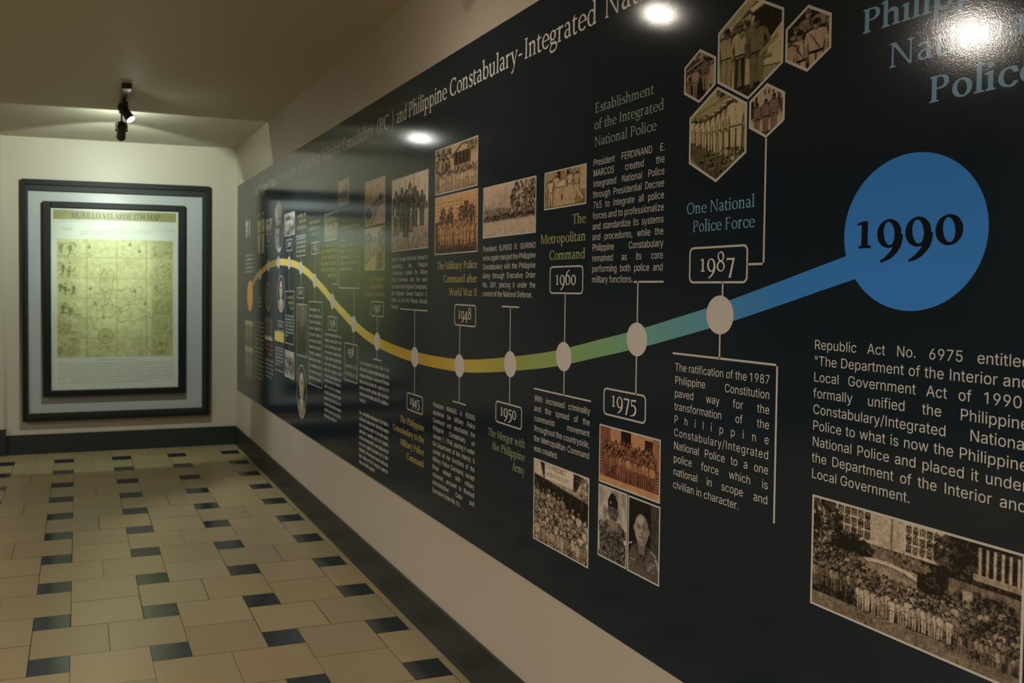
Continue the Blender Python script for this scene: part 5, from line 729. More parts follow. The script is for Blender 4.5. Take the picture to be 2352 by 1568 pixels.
def p_hex2(p):
    a = p.a; p.ramp(.14, .16); p.tex(8, .06)
    for x, y, h, t in ((.50, .02, .92, .40), (.78, .06, .90, .42), (.24, -.06, .80, .42), (.95, -.1, .86, .38)):
        p.man(x * a, y, h, t, t, .40, .3, .1, 0, 0, None, 1.15); p.line(x * a - .09, y + .76 * h, x * a + .08, y + .5 * h, .014, .1)
    for x, y, h, t in ((.33, -.26, .92, .60), (.68, -.20, .96, .60), (.05, -.26, .86, .54)):
        p.man(x * a, y, h, t, t, .42, None, .06, 0, 0, None, 1.25); p.line(x * a - .11, y + .78 * h, x * a + .09, y + .5 * h, .016, .08); p.rect(x * a - .115, x * a + .115, y + .47 * h, y + .505 * h, .08)
def p_hex3(p):
    a = p.a; p.ramp(.3, .16); p.poly([(.1 * a, .55), (a, .8), (a, .35), (.1 * a, .2)], .62); p.line(.1 * a, .66, a, .88, .02, .6); p.line(.1 * a, .6, a, .82, .02, .15)
    p.leaves(.6 * a, .88, .3 * a, .1, .3, .6, 30, .05)
    p.man(.22 * a, -.25, .8, .32, .3, .36, None, None, 0, 0, None, 1.4); p.man(.50 * a, -.22, .86, .07, .07, .34, None, None, 0, 0, None, 1.4); p.man(.84 * a, -.15, .95, .5, .5, .42, None, None, 0, 0, None, 1.4); p.man(.36 * a, .1, .6, .5, .4, .4, None); p.man(.66 * a, .2, .62, .3, .4, .34, None)
def p_hex4(p):
    a = p.a; p.ramp(.34, .62); p.tex(7, .06); p.leaves(.66 * a, .92, .16 * a, .09, .12, .35, 60, .04); p.leaves(.2 * a, .68, .2 * a, .05, .2, .4, 50, .03); p.poly([(0, .74), (.7 * a, .90), (.7 * a, .86), (0, .70)], .45)
    p.rect(.06 * a, .16 * a, .60, .70, .12)
    p.poly([(0, .48), (.3 * a, .42), (a, .30), (a, 0), (0, 0)], .24)
    for i in range(8):
        f = i / 7; h = .27 + .46 * f ** 1.5; p.man((.06 + .76 * f) * a, .46 - .28 * f, h, .70, .66, .34, .66, .3, 0, 0, None, 1.1)
    p.leaves(.60 * a, .20, .46 * a, .14, .08, .34, 200, .025)
    for i in range(16): p.line(p.rr.uniform(.2, .9) * a, p.rr.uniform(.12, .32), p.rr.uniform(.2, .9) * a, p.rr.uniform(.12, .32), .006, .5, .5)
    p.poly([(0, .34), (.3 * a, .12), (.42 * a, 0), (0, 0)], .42)
def p_hex5(p):
    a = p.a; p.ramp(.5, .62); p.rect(0, a, .55, 1, .60); p.rect(.18 * a, .24 * a, .5, .9, .12); p.rect(.8 * a, .88 * a, .5, 1, .2); p.rect(0, .16 * a, .4, .72, .16); p.rect(.86 * a, a, .42, .66, .22); p.rect(0, a, .12, .36, .62); p.rect(0, a, .0, .14, .14)
    for x, h in ((.24, .60), (.48, .64), (.70, .70)): p.man(x * a, .08, h, .36, .34, .24, .14, .08, 0, 0, None, .9)
    for x in (.45, .56, .68): p.ell(x * a, .83, .018, .05, .14)

def print_mesh(name, s0, s1, z0, z1, layer, painter, lutv, res, seed, parent, keep=None, label=None):
    plain = painter in (p_officer, p_beret, p_cadets, p_hex1, p_hex2, p_hex3, p_hex4, p_hex5)
    p = Pic(s1 - s0, z1 - z0, res, seed); painter(p); c = p.colours(lutv, .035, .4 if plain else 1.0)
    ny, nx = p.ny, p.nx
    ss = np.linspace(s0, s1, nx); zz = np.linspace(z0, z1, ny)
    V = [P(a, b, layer) for b in zz for a in ss]
    F = [(j * nx + i, j * nx + i + 1, (j + 1) * nx + i + 1, (j + 1) * nx + i) for j in range(ny - 1) for i in range(nx - 1)
         if keep is None or keep((ss[i] + ss[i + 1]) / 2, (zz[j] + zz[j + 1]) / 2)]
    o = mesh(name, V, F, MAT['pic'], parent, label=label)
    at = o.data.color_attributes.new('Col', 'FLOAT_COLOR', 'POINT'); at.data.foreach_set('color', c.reshape(-1))
    return o

# ------------------------------------------------------------------ the printed timeline panel on the right wall
def P(s, z, layer=0):
    return (W - 0.005 - 0.00012 * layer, D - s, z)
ZB, ZT, S0, S1 = 0.5099, 2.3485, 0.0775, 8.7
mural = empty('timeline_mural', (W, D - 4.4, ZB))
tag(mural, 'long dark navy history timeline panel on the right wall', 'wall panel')
m = MB(); m.box(W - 0.005, W, D - S1, D - S0, ZB, ZT); m.build('background_panel', MAT['board'], mural, label='dark navy background of the timeline panel')

for s in (5.803,):      # butt joint between two printed sheets
    m = MB(); m.lathe([(0, .00022), (ZT - ZB, .00022)], (W - 0.005, D - s, ZB), (0, 0, 1), 10); m.build('sheet_seam', MAT['board'], mural, smooth=True)
class Flat(MB):
    def pl(s, pts, layer): s.poly([P(a, b, layer) for a, b in pts])
    def rect(s, s0, s1, z0, z1, layer): s.pl([(s0, z0), (s1, z0), (s1, z1), (s0, z1)], layer)
    def ring(s, outer, inner, layer):
        n = len(outer)
        for i in range(n): s.pl([outer[i], outer[(i + 1) % n], inner[(i + 1) % n], inner[i]], layer)
def rounded(s0, s1, z0, z1, r, n=6):
    out = []
    for cx, cz, a0 in ((s1 - r, z0 + r, -90), (s1 - r, z1 - r, 0), (s0 + r, z1 - r, 90), (s0 + r, z0 + r, 180)):
        for k in range(n + 1):
            a = math.radians(a0 + 90 * k / n); out.append((cx + r * math.cos(a), cz + r * math.sin(a)))
    return out
def letters(name, L, mat, layer, label=None, parent=mural):
    return mesh(name, [P(a, b, layer) for a, b in L.v], L.f, MAT[mat], parent, label=label)
LN = 0.0048                                   # weight of the thin white rules

# ribbon
def make_ribbon():
    ctl = [(0.685, 1.40), (0.80, 1.470), (0.94, 1.520), (1.108, 1.5500), (1.289, 1.5850), (1.43, 1.604), (1.60, 1.617), (1.763, 1.622), (1.92, 1.619), (2.10, 1.609), (2.275, 1.595),
           (2.4275, 1.571), (2.60, 1.537), (2.778, 1.490), (3.00, 1.425), (3.168, 1.368), (3.40, 1.300), (3.57, 1.2545), (3.763, 1.2105), (3.9455, 1.1840), (4.17, 1.1625), (4.4386, 1.1495),
           (4.68, 1.148), (4.897, 1.154), (5.089, 1.1695), (5.3035, 1.195), (5.50, 1.222), (5.64, 1.2455), (5.80, 1.279), (5.993, 1.3190), (6.15, 1.3565), (6.297, 1.393), (6.45, 1.436), (6.585, 1.4755), (6.72, 1.514)]
    tone = [(0.6, (.56, .22, .04)), (1.1, (.62, .33, .06)), (1.5, (.74, .48, .09)), (2.1, (.78, .60, .13)), (2.8, (.78, .68, .16)), (3.5, (.72, .60, .12)), (4.1, (.58, .43, .05)),
            (4.55, (.55, .35, .04)), (5.05, (.54, .42, .07)), (5.3, (.33, .37, .08)), (5.6, (.27, .40, .13)), (5.9, (.20, .40, .22)), (6.1, (.15, .37, .37)), (6.28, (.12, .34, .48)),
            (6.36, (.07, .27, .58)), (6.5, (.055, .255, .70)), (6.75, (.055, .265, .78))]
    pts = []
    for i in range(len(ctl) - 1):
        p0, p1, p2, p3 = (np.array(ctl[max(0, min(len(ctl) - 1, i + k))]) for k in (-1, 0, 1, 2))
        for t in np.linspace(0, 1, 8, endpoint=False):
            pts.append(.5 * (2 * p1 + (p2 - p0) * t + (2 * p0 - 5 * p1 + 4 * p2 - p3) * t * t + (3 * p1 - p0 - 3 * p2 + p3) * t ** 3))
    pts.append(np.array(ctl[-1])); pts = np.array(pts)
    for _ in range(4): pts[1:-1] = (pts[:-2] + 2 * pts[1:-1] + pts[2:]) / 4
    d = np.gradient(pts, axis=0); n = np.stack([-d[:, 1], d[:, 0]], 1) / np.hypot(d[:, 0], d[:, 1])[:, None]
    a, b = pts + n * .0237, pts - n * .0237
    V = [P(*q, 1) for q in b] + [P(*q, 1) for q in a]; k = len(pts)
    o = mesh('timeline_ribbon', V, [(i, i + 1, k + i + 1, k + i) for i in range(k - 1)], MAT['ribbon'], mural, label='curving ribbon shading from orange through gold and green to blue')
    x = [q[0] for q in tone]; c = np.ones((2 * k, 4), np.float32)
    for ch in range(3): c[:k, ch] = c[k:, ch] = np.interp(pts[:, 0], x, [q[1][ch] for q in tone])
    at = o.data.color_attributes.new('Col', 'FLOAT_COLOR', 'POINT'); at.data.foreach_set('color', c.ravel())
make_ribbon()
def disc(name, cs, cz, r, mat, layer, label=None, n=96):
    f = Flat(); f.pl([(cs + r * math.cos(2 * math.pi * i / n), cz + r * math.sin(2 * math.pi * i / n)) for i in range(n)], layer)
    return f.build(name, MAT[mat], mural, label=label)
disc('start_disc', 0.685, 1.367, 0.128, 'orange', 2, 'orange disc where the ribbon begins')
end_disc = disc('year_disc', 6.7640, 1.5512, 0.1368, 'blue', 2, 'large blue disc reading 1990', 160)
L = Lettering(); L.serif('1990', 6.6495, 1.5268, 0.104, style='B', width=0.2135)
letters('year_numerals', L, 'navy', 3, parent=end_disc)
for s, z in ((6.297, 1.392), (5.993, 1.3187), (5.639, 1.2462), (5.3035, 1.1947), (4.8973, 1.1532), (4.4386, 1.1504), (3.9455, 1.1866), (3.5698, 1.2532),
             (3.1682, 1.3660), (2.778, 1.485), (2.4275, 1.568), (2.0998, 1.6094), (1.7632, 1.6219), (1.4276, 1.6023), (1.1079, 1.5384)):
    disc('milestone_dot', s, z, 0.0437, 'dot', 4, n=48)

# thin white rules, each one a part
def rule(*pts):
    f = Flat()
    for (a, b), (c, d) in zip(pts[:-1], pts[1:]):
        if abs(a - c) < 1e-6: f.rect(a - LN / 2, a + LN / 2, min(b, d) - LN / 2, max(b, d) + LN / 2, 3)
        else: f.rect(min(a, c) - LN / 2, max(a, c) + LN / 2, b - LN / 2, b + LN / 2, 3)
    f.build('connector_line', MAT['border'], mural)
rule((6.3045, 1.463), (6.3045, 1.43)); rule((6.3805, 1.504), (6.4255, 1.504), (6.4255, 1.765))
rule((6.2985, 1.35), (6.2985, 1.296)); rule((6.1390, 1.294), (6.4690, 1.294), (6.4690, 0.967))
rule((5.9793, 1.4675), (6.0951, 1.4675)); rule((5.9940, 1.4675), (5.9940, 1.36)); rule((5.9930, 1.275), (5.9930, 1.1776))
rule((5.6430, 1.4323), (5.6430, 1.288)); rule((5.6430, 1.204), (5.6430, 1.1316)); rule((5.4668, 1.1316), (5.7840, 1.1316))
rule((5.2414, 1.3863), (5.3586, 1.3863)); rule((5.3010, 1.3863), (5.3010, 1.236)); rule((5.3020, 1.152), (5.3020, 1.0614))
rule((4.8985, 1.3048), (4.8985, 1.195)); rule((4.8985, 1.111), (4.8985, 1.0118)); rule((4.8414, 1.0118), (4.9558, 1.0118))
rule((4.2601, 1.3520), (4.5749, 1.3520)); rule((4.4350, 1.3520), (4.4350, 1.192)); rule((4.4380, 1.108), (4.4380, 0.9904))
rule((3.9455, 1.3056), (3.9455, 1.228)); rule((3.9455, 1.144), (3.9455, 1.0975)); rule((3.8872, 1.0975), (4.0056, 1.0975))
rule((3.5698, 1.4396), (3.5698, 1.294)); rule((3.5698, 1.211), (3.5698, 1.149))
rule((3.2680, 1.8922), (3.2680, 1.463), (3.1690, 1.463), (3.1690, 1.406)); rule((3.1682, 1.322), (3.1682, 1.2803))
rule((2.7800, 1.6456), (2.7800, 1.526)); rule((2.7780, 1.443), (2.7780, 1.358))
rule((2.4275, 1.6452), (2.4275, 1.608)); rule((2.4275, 1.526), (2.4275, 1.4433)); rule((2.4900, 1.3719), (2.4900, 1.3364))
rule((2.0998, 1.796), (2.0998, 1.7692)); rule((2.0998, 1.6911), (2.0998, 1.651)); rule((2.0998, 1.567), (2.0998, 1.4173)); rule((2.1170, 1.0554), (2.1170, 1.0072))
rule((1.7720, 1.692), (1.7720, 1.664)); rule((1.8000, 1.58), (1.8000, 1.52)); rule((1.8520, 1.268), (1.8520, 1.2014)); rule((1.9110, 1.0526), (1.9110, 1.0088))
rule((1.4276, 1.754), (1.4276, 1.643)); rule((1.4276, 1.561), (1.4276, 1.50)); rule((1.1079, 1.497), (1.1079, 1.3572)); rule((2.3450, 0.9985), (2.3450, 0.78))

# boxes with years
def year_box(year, s0, s1, z0, z1, em, known=True):
    o = Flat(); o.ring(rounded(s0, s1, z0, z1, .014), rounded(s0 + LN, s1 - LN, z0 + LN, z1 - LN, .010), 3)
    b = o.build('year_box', MAT['border'], mural, label=('white outlined box reading ' + year) if known else 'small white outlined year box')
    L = Lettering(); c = (s0 + s1) / 2
    if known:
        w = sum(serif_glyph('R', ch)[0] for ch in year) * em
        L.serif(year, c - w / 2 - .002, z0 + (.0272 if z1 - z0 < .1 else z1 - z0 - .0605), em)
    else: L.smear(1, c - (s1 - s0) * .26, c + (s1 - s0) * .26, z0 + (z1 - z0) * .38, .03, .026, int(s0 * 100))
    letters('year_numerals', L, 'white', 3, parent=b)
for y, a, b, c, d in (('1987', 6.1910, 6.3805, 1.4630, 1.5478), ('1975', 5.8480, 6.0361, 1.1040, 1.1790), ('1960', 5.5527, 5.7382, 1.4323, 1.5161), ('1950', 5.2010, 5.3884, 0.9858, 1.0614),
                      ('1948', 4.8463, 5.0371, 1.3048, 1.3864), ('1945', 4.3483, 4.5353, 0.9126, 0.9904), ('1941', 3.8466, 4.0368, 1.3056, 1.3800), ('1938', 3.4050, 3.6374, 0.9458, 1.1490),
                      ('1936', 3.0759, 3.2624, 1.1997, 1.2803), ('1934', 2.6860, 2.8772, 1.6456, 1.7200)): year_box(y, a, b, c, d, .062)
for a, b, c, d in ((2.325, 2.514, 1.3719, 1.4433), (2.0084, 2.1878, 1.6911, 1.7692), (1.7456, 1.9428, 1.1280, 1.2014), (1.3458, 1.5183, 1.7500, 1.8165), (1.0218, 1.1773, 1.2847, 1.3572)):
    year_box('', a, b, c, d, .06, False)
# plain outlined frames round blocks of text
for a, b, c, d in ((3.2952, 3.6497, 1.4396, 1.7734), (2.6358, 2.9530, 0.8432, 1.3580), (2.3212, 2.5900, 0.9985, 1.3364), (2.3011, 2.5469, 1.6452, 1.7802), (1.9858, 2.2515, 1.0554, 1.4173), (1.6782, 1.9344, 0.8404, 1.0088)):
    f = Flat(); f.ring([(a, c), (b, c), (b, d), (a, d)], [(a + LN, c + LN), (b - LN, c + LN), (b - LN, d - LN), (a + LN, d - LN)], 2); f.build('text_frame', MAT['border'], mural)
f = Flat(); f.rect(1.6517, 1.9476, 1.0526, 1.1229, 2); patch = f.build('caption_patch', MAT['yellow'], mural, label='small yellow caption box')
L = Lettering(); L.smear(3, 1.675, 1.925, 1.105, .021, .010, 8); letters('caption_text', L, 'gold', 3, parent=patch)

# main title, word by word
TZ, TE = 2.187, 0.0948
for word, a, b in (('The', 0.875, 1.005), ('Philippine', 1.030, 1.405), ('National', 1.440, 1.808), ('Police', 1.835, 2.080), ('from', 2.105, 2.295), ('its', 2.345, 2.450), ('Roots', 2.475, 2.680), ('from', 2.695, 2.887),
                   ('Philippine', 2.913, 3.313), ('Constabulary', 3.345, 3.865), ('(PC )', 3.915, 4.155), ('and', 4.187, 4.322), ('Philippine', 4.340, 4.755), ('Constabulary-', 4.778, 5.363), ('Integrated', 5.372, 5.790),
                   ('National', 5.822, 6.190), ('Police', 6.218, 6.470)):
    L = Lettering(); L.serif(word, a, TZ, TE, width=b - a); letters('title_word', L, 'white', 2)

# headings
def heading(mat, items, em=.0385, style='R', label=None):
    for t, a, b, z in items:
        L = Lettering(); L.serif(t, a, z, em, width=b - a, style=style)
        letters('heading_line', L, mat, 2, label + ' ' + t)
heading('teal', [('Philippine', 6.655, 6.972, 1.9200), ('National', 6.711, 6.972, 1.8443), ('Police', 6.791, 6.975, 1.7675)], .0632, 'B', 'large steel blue heading line reading')
heading('teal', [('One National', 6.1775, 6.3975, 1.6262), ('Police Force', 6.2000, 6.3985, 1.5832)], label='steel blue heading line reading')
heading('sage', [('Establishment', 5.7846, 6.0478, 1.9385), ('of the Integrated', 5.7831, 6.0885, 1.8920), ('National Police', 5.7843, 6.0595, 1.8456)], label='sage green heading line reading')
heading('olive', [('The', 5.6765, 5.7475, 1.6370), ('Metropolitan', 5.4931, 5.7475, 1.5863), ('Command', 5.5473, 5.7475, 1.5356)], .0405, label='olive heading line reading')
heading('fern', [('The Merger with', 5.1442, 5.4115, 0.9308), ('the Philippine', 5.1778, 5.4115, 0.8876), ('Army', 5.3243, 5.4115, 0.8435)], label='green heading line reading')
heading('gold', [('The Military Police', 4.6710, 5.0425, 1.5212), ('Command after', 4.7370, 5.0425, 1.4695), ('World War II', 4.7930, 5.0425, 1.4187)], .0400, label='gold heading line reading')
heading('gold', [('The Philippine', 4.2640, 4.5510, 0.8475), ('Constabulary to the', 4.1722, 4.5510, 0.7972), ('Military Police', 4.2702, 4.5500, 0.7452), ('Command', 4.3490, 4.5490, 0.6945)], .0400, label='gold heading line reading')
heading('gold', [('The Philippine', 3.8288, 4.0422, 1.4796), ('Constabulary', 3.8336, 4.0422, 1.4428), ('Protector of the Land', 3.7309, 4.0425, 1.4040)], .0330, label='gold heading line reading')
def greek(name, mat, *a, label=None, **k):
    L = Lettering(); L.smear(*a, **k); letters(name, L, mat, 2, label)
greek('heading_line', 'olive', 2, 3.430, 3.620, 1.018, .043, .017, 11)
greek('heading_line', 'gold', 6, 2.925, 3.245, 1.680, .0355, .017, 12, right=True, short={0: .7, 5: .6})
greek('heading_line', 'olive', 3, 2.640, 2.885, 1.832, .037, .017, 13, right=True, short={2: .8})
greek('heading_line', 'gold', 3, 2.340, 2.557, 1.897, .038, .018, 14, right=True, short={1: .85})
greek('heading_line', 'gold', 3, 2.050, 2.220, 1.364, .036, .018, 15, right=True, short={1: .8, 2: .55})
greek('heading_line', 'orange', 3, 1.325, 1.560, 0.996, .034, .017, 16, right=True, short={2: .6})

# paragraphs
def para(lines, s0, s1, z, step, em=.0262):
    L = Lettering(); L.block(lines, s0, s1, z, step, em); letters('paragraph_text', L, 'white', 2)
para(['Republic Act No. 6975 entitled', '"The Department of the Interior and', 'Local Government Act of 1990"', 'formally unified the Philippine', 'Constabulary/Integrated National', 'Police to what is now the Philippine',
      'National Police and placed it under', 'the Department of the Interior and', 'Local Government.'], 6.5625, 6.9720, 1.3336, .03166)
para(['The ratification of the 1987', 'Philippine Constitution', 'paved way for the', 'transformation of the', 'P h i l i p p i n e', 'Constabulary/Integrated', 'National Police to a one', 'police force which is', 'national in scope and', 'civilian in character.'], 6.1460, 6.4510, 1.2522, .03167)
para(['President FERDINAND E.', 'MARCOS created the', 'Integrated National Police', 'through Presidential Decree', '765 to integrate all police', 'forces and to professionalize', 'and standardize its systems', 'and procedures, while the', 'Philippine Constabulary', 'remained as its core', 'performing both police and', 'military functions.'], 5.7818, 6.0940, 1.7913, .02960)
para(['With increased criminality', 'and the spread of the', 'communist movement', 'throughout the countryside,', 'the Metropolitan Command', 'was created.'], 5.4682, 5.7830, 1.0928, .03156)
para(['President ELPIDIO R. QUIRINO', 'once again merged the Philippine', 'Constabulary with the Philippine', 'Army through Executive Order', 'No. 389, placing it under the', 'control of the National Defense.'], 5.0892, 5.4646, 1.5767, .03152)
para(['President MANUEL A. ROXAS', 'abolished the Military Police', 'Command and reactivated the', 'Philippine Constabulary on', 'January 1, 1948, placing it under', 'the Department of the Interior. It', 'carried all the functions of the', 'Military Police Command, except', 'those related with military', 'character, pursuant to Revised', 'Administrative Code and', 'Executive Order No. 94.'], 4.6460, 5.0390, 0.9652, .03163)
para(['General Douglas MacArthur instead of', 'reorganizing the Philippine', 'Constabulary created the Military', 'Police Command with the same', 'function as the Philippine Constabulary,', 'with Brigadier General Federico G.', 'Oboza as the first Provost Marshal', 'General.'], 4.1398, 4.5735, 1.5660, .03072)
L = Lettering(); L.block(['At the outbreak of World War II, the'], 3.675, 4.118, 1.054, .0316, .0262, last_left=False); letters('paragraph_text', L, 'white', 2)
greek('paragraph_text', 'white', 6, 3.675, 4.118, 1.0224, .0316, .0135, 21, short={5: .22})
greek('paragraph_text', 'white', 9, 3.675, 4.118, 0.7985, .0316, .0135, 22, short={8: .55})
greek('paragraph_text', 'white', 7, 3.325, 3.628, 1.7270, .0315, .0145, 23, short={6: .7})
greek('paragraph_text', 'white', 8, 3.008, 3.345, 1.1650, .0345, .0135, 24)
greek('paragraph_text', 'white', 7, 3.008, 3.345, 0.8960, .0345, .0135, 25, short={6: .75})
greek('paragraph_text', 'white', 12, 2.655, 2.925, 1.2990, .0382, .0140, 26, short={0: .9})
greek('paragraph_text', 'white', 4, 2.318, 2.535, 1.7540, .0280, .0135, 27)
greek('paragraph_text', 'white', 7, 2.002, 2.235, 1.2400, .0226, .0115, 28, short={6: .3})
greek('paragraph_text', 'white', 5, 1.690, 1.920, 0.9800, .0250, .0120, 29, short={4: .7})
greek('paragraph_text', 'white', 5, 1.316, 1.600, 0.8820, .0310, .0120, 30, short={4: .8})
greek('paragraph_text', 'white', 14, 0.880, 1.240, 1.1530, .0340, .0120, 31)
greek('paragraph_text', 'white', 5, 0.480, 0.880, 1.7000, .0340, .0120, 32)

# printed photographs with white edges
def photo(s0, s1, z0, z1, painter, lutv, res, seed, label):
    o = print_mesh('photo_print', s0, s1, z0, z1, 2, painter, lutv, res, seed, mural, label=label)
    f = Flat(); t = .0042; f.ring([(s0, z0), (s1, z0), (s1, z1), (s0, z1)], [(s0 + t, z0 + t), (s1 - t, z0 + t), (s1 - t, z1 - t), (s0 + t, z1 - t)], 3)
    f.build('print_border', MAT['border'], o)
    return o
photo(6.5666, 6.9720, 0.8318, 1.0484, p_assembly, L_BROWN, 760, 1, 'wide sepia photograph of a large group assembled before a building')
photo(5.8310, 6.0975, 0.9154, 1.0756, p_cadets, L_RED, 640, 2, 'reddish photograph of uniformed cadets in rows')
photo(5.8306, 5.9640, 0.7090, 0.9092, p_beret, L_GREY, 640, 3, 'photograph of a soldier in camouflage and beret')
photo(5.9675, 6.1000, 0.7082, 0.9082, p_officer, L_GREY, 640, 4, 'dark portrait photograph of a uniformed officer')
pr = photo(5.4701, 5.7850, 0.6550, 0.9130, p_precinct, L_BROWN, 560, 5, 'sepia photograph of a crowd under a precinct sign')
L = Lettering(); L.sans('7TH PRECINCT', 5.545, .893, .0205, .80); L.sans('QUEZON CITY POLICE DEPT', 5.545, .8725, .0150, .66)
letters('sign_lettering', L, 'navy', 3, parent=pr)
photo(5.5137, 5.7480, 1.6895, 1.8047, p_table, L_YELL, 600, 6, 'yellow brown photograph of men around a table')
photo(5.0863, 5.4634, 1.6240, 1.8040, p_field, L_PINK, 480, 7, 'faded photograph of troops across a field below trees')
photo(4.6470, 5.0400, 1.8181, 1.9991, p_barracks, L_YELL, 480, 8, 'sepia photograph of soldiers before a gabled house')
photo(4.6470, 5.0440, 1.5793, 1.8090, p_parade, L_ORANGE, 480, 9, 'orange photograph of a parade before an office block')
photo(4.1350, 4.5753, 1.6112, 1.9373, p_walkers, L_BROWN, 400, 10, 'tall sepia photograph of men walking over open ground')
photo(3.7417, 4.0470, 1.7516, 1.9720, p_road, L_PINK, 360, 11, 'sepia photograph of people beside a road')
photo(3.7436, 4.0470, 1.5296, 1.7400, p_hills, L_BROWN, 360, 12, 'brown photograph of a hillside track')
photo(3.2663, 3.4730, 1.8922, 2.0296, p_rider, L_PINK, 320, 13, 'small sepia photograph high on the panel')
photo(2.9945, 3.2678, 1.7129, 1.8696, p_ranks, L_OLIVE, 320, 14, 'dim photograph of men in ranks')
photo(1.9480, 2.2540, 1.7960, 1.9500, p_small, L_FAR, 280, 15, None)
photo(1.3302, 1.5378, 1.8320, 1.9550, p_small, L_FAR, 240, 16, None)
photo(1.9790, 2.2558, 0.8226, 1.0072, p_smallcrowd, L_FAR, 280, 17, None)
print_mesh('photo_print', 2.326, 2.585, 1.090, 1.331, 2, p_hall, L_BROWN, 240, 18, mural)
print_mesh('photo_print', 1.3036, 1.5665, 1.0413, 1.2106, 2, p_sheet, L_BROWN, 200, 19, mural)
print_mesh('photo_print', 0.4594, 0.8400, 0.9480, 1.1564, 2, p_old, L_OLIVE, 160, 20, mural)
print_mesh('photo_print', 0.4594, 0.8400, 0.6715, 0.9380, 2, p_old, L_OLIVE, 160, 21, mural)
print_mesh('photo_print', 0.9879, 1.2844, 1.6956, 2.0395, 2, p_figures, L_OLIVE, 200, 22, mural)
print_mesh('photo_print', 0.4618, 0.7180, 1.8552, 2.0373, 2, p_figures, L_FAR, 160, 23, mural)

# oval portraits
def oval(cs, cz, rx, rz, painter, lutv, seed, label, ring_t=.004):
    o = print_mesh('oval_portrait', cs - rx, cs + rx, cz - rz, cz + rz, 2, painter, lutv, 300, seed, mural, keep=lambda a, b: ((a - cs) / rx) ** 2 + ((b - cz) / rz) ** 2 < 1, label=label)
    e = lambda k, t: [(cs + (rx - t) * math.cos(2 * math.pi * i / 64), cz + (rz - t) * math.sin(2 * math.pi * i / 64)) for i in range(64)]
    f = Flat(); f.ring(e(0, -.002), e(0, ring_t), 3); f.build('oval_border', MAT['border'], o)
def p_admiral(p):
    a = p.a; p.ramp(.62, .70); p.face(.48 * a, .46, .36, .66, None); p.ell(.78 * a, .42, .26, .46, .06, .8); p.rect(.08 * a, .92 * a, .70, .80, .08)
    p.poly([(.15 * a, 0), (.85 * a, 0), (.7 * a, .14), (.3 * a, .14)], .85)
def p_bust(p):
    a = p.a; p.ramp(.06, .08); p.poly([(.05 * a, 0), (.95 * a, 0), (.8 * a, .34), (.2 * a, .34)], .5); p.face(.5 * a, .62, .26, .62, .1); p.poly([(.4 * a, .36), (.6 * a, .36), (.5 * a, .1)], .9)
def p_dim(p):
    a = p.a; p.ramp(.2, .16); p.face(.5 * a, .55, .28, .32, .1); p.rect(.2 * a, .8 * a, 0, .2, .3)
oval(1.7720, 1.8150, .125, .122, p_admiral, L_FAR, 31, 'oval portrait of an officer in a white cap')
f = Flat(); c = (1.760, 1.985)
f.pl([(c[0] - .085, c[1] - .075), (c[0] + .080, c[1] - .075), (c[0] + .112, c[1] - .02), (c[0] + .10, c[1] + .035), (c[0] + .03, c[1] + .065), (c[0] + .01, c[1] + .08), (c[0] - .015, c[1] + .08), (c[0] - .04, c[1] + .06), (c[0] - .11, c[1] + .03), (c[0] - .12, c[1] - .02)], 3)
f.build('white_cap', MAT['white'], mural, label='white cap of the officer in the oval portrait')
oval(1.8520, 1.3950, .116, .128, p_bust, L_PINK, 32, 'oval portrait of a man')
oval(2.4640, 0.7700, .124, .172, p_bust, L_BROWN, 33, 'oval portrait of a man in a tie')
oval(1.4220, 1.3700, .105, .105, p_dim, L_OLIVE, 34, 'dim oval portrait')

# hexagonal photographs
def hexa(cs, cz, R, painter, lutv, seed, label):
    hx = lambda r: [(cs + r * math.cos(math.radians(90 + 60 * i)), cz + r * math.sin(math.radians(90 + 60 * i))) for i in range(6)]
    w = R * math.sqrt(3) / 2; Ri = R - .004; wi = Ri * math.sqrt(3) / 2
    def keep(a, b):
        a, b = abs(a - cs), abs(b - cz); return a < wi and b + a / math.sqrt(3) < Ri
    o = print_mesh('hexagon_photo', cs - w, cs + w, cz - R, cz + R, 2, painter, lutv, 700, seed, mural, keep=keep, label=label)
    f = Flat(); f.ring(hx(R), hx(R - .0066), 3); f.build('hexagon_border', MAT['border'], o)
hexa(6.3712, 1.9700, .1115, p_hex1, L_OLIVE, 41, 'largest hexagonal photograph, officers beside a vehicle')
hexa(6.5300, 1.9470, .0660, p_hex2, L_PINK, 42, 'hexagonal photograph of rows of officers with cross belts')
hexa(6.2155, 1.9440, .0625, p_hex3, L_PINK, 43, 'small hexagonal photograph of men beside a car')
hexa(6.2762, 1.7990, .1075, p_hex4, L_OLIVE, 44, 'large hexagonal photograph of a line of men in white')
hexa(6.4250, 1.8250, .0575, p_hex5, L_PINK, 45, 'small hexagonal photograph of three guards')

# ------------------------------------------------------------------ end wall: shallow display frame with the framed map hung in it
FX0, FX1, FZ0, FZ1 = -0.4455, 1.1275, 0.2850, 2.3375
case = empty('display_frame', ((FX0 + FX1) / 2, D, FZ0))
tag(case, 'large black rectangular wall frame with a grey panel inside, around the framed old map', 'wall frame')
m = MB(); m.box(FX0 + .03, FX1 - .03, D - 0.012, D, FZ0 + .03, FZ1 - .03); m.build('backing_panel', MAT['panel'], case, label='grey backing panel')
def frame_bars(x0, x1, z0, z1, l, r, b, t, y0, y1):
    m = MB()
    m.box(x0, x0 + l, y0, y1, z0, z1); m.box(x1 - r, x1, y0, y1, z0, z1); m.box(x0 + l, x1 - r, y0, y1, z1 - t, z1); m.box(x0 + l, x1 - r, y0, y1, z0, z0 + b)
    return m
frame_bars(FX0, FX1, FZ0, FZ1, .024, .024, .030, .046, D - .055, D).build('outer_moulding', MAT['frame'], case, bevel=.003)
